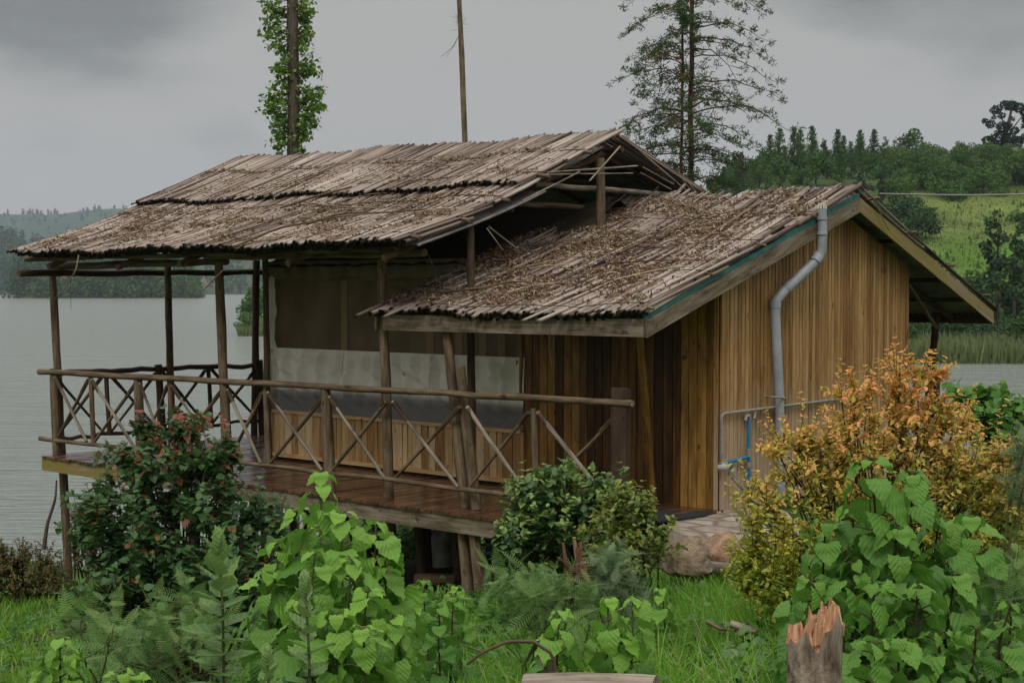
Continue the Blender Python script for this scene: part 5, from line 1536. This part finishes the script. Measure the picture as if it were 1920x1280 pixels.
# conifers
def conifer(u, py_top, w_, rtr, label, ztop_px, seed, full, halfw):
    global rng
    rng = np.random.default_rng(seed)
    x_, y_ = uw(u, w_); zb = gz1(x_, y_) - .3
    top = at(u, py_top, w=w_)
    t = thing('pine_tree', label, 'pine', (x_, y_, zb))
    tr = MB(); tw = MB(); lf = MB()
    b = np.array([x_, y_, zb]); top = np.array([x_, y_, top[2]])
    P = curve(b, top, 16, (0, 0, 0), .025); tr.tube(P, np.linspace(rtr, rtr * .45, 16), 10, wob=.06)
    H = top[2] - zb
    P_, D_, V_ = [], [], []
    zz = at(u, 345, w=w_)[2]
    while zz < top[2]:
        py = 640 - (zz - CAM[2]) / w_ * FPX - 99
        ext = np.interp(py, halfw[0], halfw[1]) / FPX * w_
        a_ = rng.uniform(0, 2 * PI)
        L = ext * rng.uniform(.6, 1.12)
        o_ = np.array([math.cos(a_), math.sin(a_), 0])
        p0 = np.array([x_, y_, zz])
        k = 9
        q = np.linspace(0, 1, k)[:, None]
        rise = rng.uniform(-.22, .02)
        Q = p0 + o_ * L * q + np.array([0, 0, 1.0]) * (L * (rise * q + .10 * np.sin(q * PI) - .16 * q ** 2)) + np.vstack([np.zeros(3), rng.normal(0, .03, (k - 1, 3))])
        tw.tube(Q, np.linspace(.018, .004, k) * (.6 + L / 3), 5, cap=False)
        for j in range(2, k):
            for s_ in range(rng.integers(1, 4)):
                sd_ = np.cross(o_, (0, 0, 1)) * rng.choice([-1, 1])
                l2 = L * rng.uniform(.10, .26) * (1.15 - j / k * .5)
                e = Q[j] + sd_ * l2 + o_ * l2 * rng.uniform(.2, .8) + np.array([0, 0, l2 * rng.uniform(-.5, .25)])
                tw.tube([Q[j], (Q[j] + e) / 2 + np.array([0, 0, .02]), e], [.005, .004, .003], 4, cap=False)
                m_ = rng.integers(12, 30) if rng.random() < .8 else 0
                f_ = rng.uniform(.45, 1.1, m_)[:, None]
                pts = Q[j] + (e - Q[j]) * f_ + rng.normal(0, .05, (m_, 3))
                P_ += list(pts); D_ += list(rng.normal(0, .8, (m_, 3)) + np.array([0, 0, .25]) + (e - Q[j])[None] / (l2 + .01) * .6)
                V_ += list(np.full(m_, 1.0 if rng.random() < (.10 if abs(py - 150) < 90 and L < ext * .9 else .02) else 0.0))
        zz += rng.uniform(.05, .17) / full
    n_ = len(P_)
    place(lf, np.array([(-.10, 0, 0), (.10, 0, 0), (.13, .5, .05), (-.13, .5, .05), (.03, 1, -.05), (-.03, 1, -.05)]), [(0, 1, 2, 3), (3, 2, 4, 5)], np.array(P_), np.array(D_), rng.uniform(.06, .13, n_), np.array(V_), roll=rng.uniform(0, 3, n_))
    tr.build('trunk', M['bark_red'], t, True); tw.build('branches', M['bark_red'], t, True); lf.build('crown', M['l_pine'], t)
    return t
conifer(1295, -230, 45, .115, 'tall open-crowned pine with a red-brown trunk rising behind the roofs', 0, 61, .85, ([-230, 0, 100, 200, 300, 345], [160, 140, 145, 178, 150, 110]))
conifer(1277, 25, 44, .075, 'thinner pine with a green-topped stem just left of the taller pine', 0, 62, .8, ([0, 60, 150, 230, 300, 345], [25, 80, 140, 170, 140, 90]))
rng = np.random.default_rng(11)

# --- shrubs round the hut
def tip_up(lo, hi, p=1.5):
    def f(P, V):
        z = np.clip((P[:, 2] - lo) / (hi - lo), 0, 1)
        return np.clip((V ** p) * z * 1.3, 0, 1)
    return f
z_at = lambda py, w_: at(960, py, w=w_)[2]
shrub('red_tipped_shrub', 'dark green shrub with red shoot tips before the left end of the deck', 'shrub', (335, 9.3),
      [(330, 1000, 9.3, 175, 150, .6, 6), (330, 880, 9.3, 130, 90, .45, 3), (275, 810, 9.3, 35, 40, .2, .35), (345, 800, 9.3, 45, 55, .25, .7), (425, 850, 9.3, 30, 50, .2, .4), (205, 960, 9.2, 60, 100, .3, 2.4), (240, 1060, 9.2, 80, 80, .4, 2), (490, 1000, 9.4, 60, 90, .4, 2), (300, 1110, 9.0, 160, 80, .5, 3.2), (430, 1090, 9.1, 90, 80, .4, 2)],
      760, 8, .066, 'l_redbush', 'stem', lambda P, V: np.clip(np.where(rng.random(len(P)) < np.clip((P[:, 2] - z_at(900, 9.3)) / .75, .012, .85), V ** 1.3, 0), 0, 1), .35, .007, .42, width=1.25, nb=2)
shrub('green_shrub', 'dense mid green shrub with yellow tips growing against the deck in the centre', 'shrub', (1045, 12.2),
      [(1045, 985, 12.2, 110, 95, .5, 5), (1050, 900, 12.2, 75, 40, .4, 2), (1135, 925, 12.2, 55, 60, .3, 1.6), (970, 1010, 12.0, 50, 80, .4, 2), (990, 920, 12.1, 40, 45, .3, 1)],
      330, 7, .088, 'l_green', 'stem', lambda P, V: np.where(V > .7, V * rng.random(len(P)), 0), .2, .006, .38, width=1.05, nb=2, shell=.35)
shrub('yellow_green_shrub', 'low yellow-green shrub right of the central green shrub, before the stone step', 'shrub', (1185, 11.5),
      [(1180, 1000, 11.5, 95, 65, .4, 4), (1150, 1060, 11.2, 60, 45, .4, 1.6), (1180, 940, 11.5, 55, 40, .3, 1.6)],
      250, 7, .070, 'l_yellow', 'stem', lambda P, V: V * rng.random(len(P)) * .9, .15, .005, .34, width=1.0, nb=2, shell=.35)
shrub('orange_shrub', 'tall airy shrub with orange and copper leaves in front of the plank gable', 'shrub', (1640, 9.2),
      [(1640, 900, 9.2, 220, 110, .8, 6.5), (1650, 800, 9.2, 150, 80, .6, 3.6), (1690, 715, 9.2, 40, 85, .3, 1.4), (1600, 740, 9.2, 60, 60, .3, 1), (1490, 860, 9.1, 70, 90, .4, 1.8), (1400, 1080, 8.9, 40, 80, .3, 1.2), (1450, 1020, 8.9, 60, 120, .5, 3.2), (1790, 880, 9.3, 110, 90, .6, 3.2), (1880, 960, 9.1, 90, 110, .6, 3.6), (1560, 1060, 8.9, 150, 110, .6, 3), (1750, 705, 9.2, 50, 55, .2, .5), (1720, 770, 9.2, 130, 70, .3, 1.4), (1545, 840, 9.1, 80, 70, .4, 2.2), (1800, 800, 9.3, 90, 60, .3, 1.4), (1420, 930, 9.0, 50, 60, .3, .7), (1880, 880, 9.2, 60, 60, .3, 1.2), (1620, 1000, 8.9, 200, 90, .5, 3)],
      1550, 9, .045, 'l_orange', 'stem', lambda P, V: np.clip(np.clip((P[:, 2] - z_at(1060, 9.2)) / 1.25, .02, 1) ** 1.1 * (.55 + .45 * V) * rng.uniform(.0, 1.8, len(P)), 0, 1), .1, .0042, .36, width=.9, nb=2, upright=.9, shell=.3)
shrub('vine_shrub', 'bright green broad-leaved climber on the bank at the right edge', 'climber', (1870, 10.5),
      [(1850, 790, 10.5, 60, 55, .4, 3), (1790, 725, 10.5, 45, 22, .2, .8), (1850, 745, 10.5, 70, 20, .3, 1.2), (1905, 800, 10.5, 50, 60, .4, 2)],
      90, 5, .10, 'l_vine', 'stem_green', lambda P, V: V * .6, .6, .007, .3, width=1.6, nb=2)
shrub('shore_bush', 'low olive brown bush on the lake shore at the far left', 'bush', (40, 19.5),
      [(45, 1080, 19.5, 80, 60, .9, 4), (20, 1045, 19.5, 55, 35, .5, 1.5), (95, 1100, 19.2, 40, 35, .5, 1)],
      420, 8, .055, 'l_shore', 'stem', lambda P, V: V * rng.random(len(P)) * .9, .2, .008, .4, nb=2)
shrub('shore_bush', 'small reddish bush on the shore just behind the left corner post', 'bush', (160, 22),
      [(160, 1010, 22, 35, 60, .5, 3), (150, 960, 22, 22, 25, .3, .7)],
      110, 7, .07, 'l_shore', 'stem', lambda P, V: np.clip(V * rng.random(len(P)) * 1.6, 0, 1), .2, .008, .4, nb=2)
shrub('shore_bush', 'leafy green bushes growing beyond the dark space under the deck', 'bush', (740, 23),
      [(720, 1010, 23, 60, 45, .8, 3), (790, 1010, 22, 50, 50, .6, 2), (900, 1010, 22, 60, 45, .8, 2)],
      150, 8, .13, 'l_vine', 'stem', lambda P, V: V * .5, .3, .01, .5, nb=2)
stick([at(82, 1030, w=21), at(88, 985, w=21), at(104, 935, w=21), at(106, 900, w=21)], .035, .012, 'bare crooked dead stem at the water left of the corner post', 'bark', 'dead_branch', 'branch')

# --- nettle-like plants with large leaves
def nettle(name, label, stems, wd, leafl, mleaf, lean=.03, zoff=0, group=None, step=.066):
    c = np.mean([s[0] for s in stems])
    bx, by = uw(c, wd); bz = gz1(bx, by)
    t = thing(name, label, 'leafy plant', (bx, by, bz), group)
    S = MB(); Lf = MB(); P_, D_, L_, V_, U_ = [], [], [], [], []
    for (u, py, dw_) in stems:
        top = at(u, py, w=wd + dw_)
        b0 = np.array([top[0] + rng.normal(0, lean), top[1] + rng.normal(0, lean), gz1(top[0], top[1]) - .05])
        b0 = b0 * np.array([.8, .8, 1]) + np.array([bx, by, 0]) * np.array([.2, .2, 0])
        H = top[2] - b0[2]
        P = curve(b0, top, 8, (rng.normal(0, .02), rng.normal(0, .02), 0), .004)
        S.tube(P, np.linspace(.008, .0035, 8), 6, cap=False)
        a0 = rng.uniform(0, PI); h = 0.0; k = 0
        while h < H * .96:
            q = 1 - h / H
            pt = b0 + (top - b0) * q
            grow = min(1, .42 + k * .20)
            for s_ in (0, 1) if k else (0, 1, .5, 1.5):
                a_ = a0 + s_ * PI + rng.normal(0, .25)
                o_ = np.array([math.cos(a_), math.sin(a_), 0])
                pl = leafl * .45 * grow
                el = pt + o_ * pl + np.array([0, 0, pl * rng.uniform(.1, .7)])
                S.tube([pt, (pt + el) / 2 + np.array([0, 0, .006]), el], [.0028, .0024, .002], 4, cap=False)
                dr = rng.uniform(.4, 1.9) if k > 1 else rng.uniform(.1, 1.2)
                P_.append(el); D_.append(o_ + np.array([0, 0, -dr])); L_.append(leafl * grow * rng.uniform(.72, 1.15))
                U_.append(np.array([0, 0, 1.0]) + o_ * .3)
                V_.append(max(0, 1 - k * .17) * rng.uniform(.7, 1))
            a0 += PI / 2 + rng.normal(0, .15)
            h += step * (.30 + .7 * grow) * rng.uniform(.8, 1.2); k += 1
            if h > .95: break
    n_ = len(P_)
    P_, D_, L_, V_, U_ = map(np.array, (P_, D_, L_, V_, U_)); sel = rng.integers(0, 3, n_)
    for q_, tv_ in enumerate((BLV, BLV2, BLV3)):
        k_ = sel == q_
        if k_.any(): place(Lf, tv_, BLF, P_[k_], D_[k_], L_[k_], V_[k_], up=U_[k_], roll=rng.normal(0, .35, int(k_.sum())), width=1.0)
    S.build('stems', M['stem_green' if 'd' != mleaf[-1] else 'stem'], t, True); Lf.build('leaves', M[mleaf], t, True)
    return t
nettle('broad_leaf_plant', 'big bright green broad-leaved plant in the foreground left of centre', [(603, 893, 0), (560, 960, .1), (640, 965, -.1), (705, 985, 0), (520, 1020, .1), (590, 1040, -.25), (660, 1050, -.2), (722, 1050, 0), (690, 1110, -.3), (500, 1080, 0), (755, 1120, .1), (560, 1130, -.4), (630, 1150, -.4), (735, 1160, -.2), (600, 990, .25), (680, 1180, -.5)], 5.6, .138, 'l_nettle')
nettle('broad_leaf_plant', 'large darker green broad-leaved plant behind the broken stump at bottom right', [(1632, 862, 0), (1712, 890, .05), (1548, 985, .1), (1525, 1090, -.1), (1600, 1060, -.1), (1680, 1000, -.1), (1760, 980, .15), (1640, 1100, -.3), (1720, 1110, -.3), (1790, 1080, 0), (1580, 1180, -.35), (1690, 1200, -.5), (1830, 1180, -.2), (1760, 1190, -.4), (1600, 960, .25), (1820, 975, .25), (1500, 1120, .3), (1640, 1210, -.6)], 5.5, .155, 'l_nettle_d')
nettle('broad_leaf_seedling', 'young broad-leaved plant with pale drooping leaves beside the small cut stump', [(1050, 1150, 0), (1030, 1200, .05)], 6.6, .135, 'l_nettle')
nettle('broad_leaf_seedling', 'young two-stemmed broad-leaved plant right of the small cut stump', [(1140, 1125, 0), (1188, 1122, .05), (1165, 1190, 0)], 6.6, .14, 'l_nettle')
nettle('broad_leaf_seedling', 'young bright broad-leaved plant near the bottom left corner', [(112, 1200, 0), (92, 1240, 0), (130, 1235, 0)], 5.2, .13, 'l_nettle')
nettle('broad_leaf_seedling', 'tiny yellow-green plant top at the bottom edge on the left', [(225, 1262, 0), (250, 1270, .1)], 4.9, .11, 'l_nettle')
nettle('broad_leaf_seedling', 'young broad-leaved plant at the bottom right edge', [(1895, 1135, 0), (1870, 1165, .1)], 5.1, .095, 'l_nettle_d')
nettle('broad_leaf_seedling', 'leafy weed right of the big bright plant, in front of the dark space', [(795, 1090, 0), (820, 1130, -.2), (850, 1120, .2)], 8.6, .11, 'l_nettle_d')
nettle('broad_leaf_seedling', 'small upright weed in the grass before the paired stilts', [(858, 1103, 0)], 10.5, .13, 'l_nettle')
nettle('broad_leaf_seedling', 'small leafy weed in the grass right of the grey feathery plant', [(1240, 1105, 0)], 9, .12, 'l_nettle')

# --- spiky upright stems
def spike(label, u, py, wd, leafl=.135, H=1.0):
    top = at(u, py, w=wd); b0 = np.array([top[0] + .02, top[1], gz1(top[0], top[1]) - .03])
    t = thing('spike_plant', label, 'herb', vec(b0))
    S = MB(); Lf = MB(); P = curve(b0, top, 7, (.01, .01, 0), .003); S.tube(P, np.linspace(.008, .004, 7), 6)
    P_, D_, L_, V_ = [], [], [], []
    h = 0; k = 0; Ht = top[2] - b0[2]; a_ = 0
    while h < Ht * .95:
        q = 1 - h / Ht; pt = b0 + (top - b0) * q
        a_ += 2.4
        o_ = np.array([math.cos(a_), math.sin(a_), 0])
        open_ = min(1.0, .12 + k * .045)
        d = o_ * open_ + np.array([0, 0, 1.15 - open_ * .95])
        P_.append(pt); D_.append(d); L_.append(leafl * min(1, .55 + k * .03) * rng.uniform(.85, 1.15)); V_.append(max(0, 1 - k * .05))
        h += .008 + .014 * min(1, k / 14); k += 1
    n_ = len(P_)
    place(Lf, SLV, SLF, np.array(P_), np.array(D_), np.array(L_), np.array(V_), roll=rng.normal(0, .2, n_), width=1.7)
    S.build('stem', M['stem_green'], t, True); Lf.build('leaves', M['l_spike'], t, True)
spike('upright grey-green spike of overlapping leaves left of the big bright plant', 410, 1020, 5.0)
spike('slim upright spike of leaves in front of the big bright plant', 572, 1095, 4.6, .095)
spike('short spike of leaves low between the two taller spikes', 500, 1230, 4.5, .085)

# --- feathery plants
def feathery(label, base, vols, nst, mleaf, fl=.20, k=6):
    return shrub('feathery_plant', label, 'feathery plant', base, vols, nst, k, fl, mleaf, 'stem_green', lambda P, V: V * rng.random(len(P)) * .7, .15, .005, .3, FRV, FRF, 1.0, .8, 1)
feathery('soft feathery green plant at the bottom left beside the tall leaf spike', (290, 6.2), [(290, 1180, 6.0, 110, 70, .4, 3), (240, 1230, 5.8, 110, 60, .4, 2), (340, 1140, 6.2, 70, 40, .3, 1.5), (420, 1200, 6.0, 60, 80, .3, 1.2), (160, 1180, 6.3, 60, 50, .3, .7)], 75, 'l_fern', .17, 5)
feathery('wide feathery green plant in the grass at the centre', (1000, 8.8), [(1000, 1110, 8.8, 95, 50, .4, 3), (960, 1080, 9.0, 60, 30, .3, 1), (1050, 1140, 8.6, 80, 45, .4, 2)], 70, 'l_fern', .21, 5)
feathery('grey-green feathery plant right of centre below the yellow-green shrub', (1160, 9.3), [(1155, 1065, 9.3, 60, 50, .3, 2), (1150, 1110, 9.1, 60, 35, .3, 1.4)], 42, 'l_fern_grey', .20, 5)
feathery('feathery plant low in the right-hand corner behind the broad leaves', (1890, 5.8), [(1895, 1090, 5.8, 45, 70, .3, 2)], 22, 'l_fern', .17, 5)
feathery('pale feathery bush at the right edge above the orange shrub', (1900, 8.6), [(1915, 850, 8.6, 35, 40, .2, 2), (1925, 900, 8.5, 25, 40, .2, 1)], 24, 'l_fern_grey', .18, 5)

# --- grass and ground weeds
def grass(n, ur, wr, hr, name, label, mt='grass', wid=.0045, keepf=None, seed=1, lean=.45, pw=1.0):
    global rng
    rng = np.random.default_rng(seed)
    u = rng.uniform(ur[0], ur[1], n); w_ = wr[0] + (wr[1] - wr[0]) * rng.random(n) ** pw
    x = CAM[0] + FH[0] * w_ + RGT[0] * (u - 960) / FPX * w_; y = CAM[1] + FH[1] * w_ + RGT[1] * (u - 960) / FPX * w_
    bald = hnoise(x, y, .55, 7)
    ok = ~((x > -9.6) & (x < -1.15) & (y > -1.6) & (y < 5.5)) & ~((x > -3) & (x < .02) & (y > -.8) & (y < 4.6))
    ok &= ~((np.abs(u - 1370) < 200) & (w_ > 12.6) & (x < 1.4) & (y > -1.9))
    ok &= (bald < .30) | (rng.random(n) < .12)
    u, w_, x, y = u[ok], w_[ok], x[ok], y[ok]
    n = len(x)
    z = gz(x, y)
    ok = z > -3.15
    x, y, z, w_ = x[ok], y[ok], z[ok], w_[ok]; n = len(x)
    h = rng.uniform(hr[0], hr[1], n) * (1 + .5 * hnoise(x, y, 1.1, 3))
    d = rng.normal(0, lean, (n, 3)); d[:, 2] = 1
    wv = wid / np.maximum(h, .03) * (w_ / 9) ** .5
    tv = np.array([(-1, 0, 0), (1, 0, 0), (.85, .45, -.02), (-.85, .45, -.02), (.5, .8, -.14), (-.5, .8, -.14), (0, 1, -.30)])
    d /= np.linalg.norm(d, axis=1)[:, None]
    upv = rng.normal(0, 1, (n, 3)); s = np.cross(d, upv); s /= np.linalg.norm(s, axis=1)[:, None]; zz = np.cross(s, d)
    V = np.stack([x, y, z - .01], 1)[:, None] + (tv[None, :, 0:1] * s[:, None] * wv[:, None, None] + tv[None, :, 1:2] * d[:, None] + tv[None, :, 2:3] * zz[:, None]) * h[:, None, None]
    mb = MB()
    vl = np.repeat((rng.random(n) ** 5)[:, None], 7, 1)
    mb.bulk(V, [(0, 1, 2, 3), (3, 2, 4, 5), (5, 4, 6)], V * 1.0, vl)
    return tag(mb.build(name, M[mt]), label, 'grass', kind='stuff')
grass(105000, (-400, 2500), (5.2, 13.5), (.06, .18), 'grass', 'short bright green grass covering the near ground', seed=71, pw=.8)
grass(34000, (-300, 1900), (12, 27), (.08, .22), 'grass', 'green grass on the lower bank towards the lake', seed=72, wid=.006)
grass(5000, (700, 1500), (6.5, 11), (.22, .42), 'tall_grass', 'taller loose grass blades standing in the clearing', seed=73, wid=.005, lean=.6)
def weeds(n, ur, wr, leafl, mt, label, seed):
    global rng
    rng = np.random.default_rng(seed)
    mb = MB(); P_, D_, L_ = [], [], []
    for i in range(n):
        u = rng.uniform(*ur); w_ = rng.uniform(*wr); x, y = uw(u, w_)
        if -9.6 < x < -1.0 and y > -1.6: continue
        z = gz1(x, y); h = rng.uniform(.04, .22)
        m_ = rng.integers(5, 11)
        for k in range(m_):
            a_ = rng.uniform(0, 6.28); q = rng.random()
            P_.append((x + rng.normal(0, .03), y + rng.normal(0, .03), z + h * q)); D_.append((math.cos(a_), math.sin(a_), rng.uniform(-.2, .7))); L_.append(leafl * rng.uniform(.5, 1.2))
    n_ = len(P_); place(mb, LT, LF, np.array(P_), np.array(D_), np.array(L_), rng.random(n_) ** 3 * .4, roll=rng.normal(0, .3, n_), width=1.5)
    return tag(mb.build('ground_weeds', M[mt]), label, 'weeds', kind='stuff')
weeds(1100, (-100, 2050), (6, 17), .07, 'l_vine', 'low broad-leaved weeds growing through the grass', 81)
weeds(500, (420, 960), (7.5, 14), .09, 'l_nettle_d', 'dark leafy weeds below the deck edge', 82)
weeds(700, (120, 560), (7.5, 10), .08, 'l_green', 'dark weeds round the foot of the red-tipped shrub', 83)
weeds(700, (1380, 2050), (5.5, 9.5), .075, 'l_green', 'dark weeds round the foot of the orange shrub', 84)

# ------------------------------------------------------------------ haze
hz = MB()
hz.box(-4200, 900, -120, 5200, -9.0, 330)
m = MT('haze_air')
pv = m.n('ShaderNodeVolumePrincipled', {'Color': (.72, .85, 1.0, 1), 'Density': .00013, 'Anisotropy': 0.0})
m.t.links.new(pv.outputs[0], m.out.inputs['Volume'])
o = hz.build('haze', m.m)
tag(o, kind='stuff')
o['label'] = 'thin pale haze over the lake and the far hills'
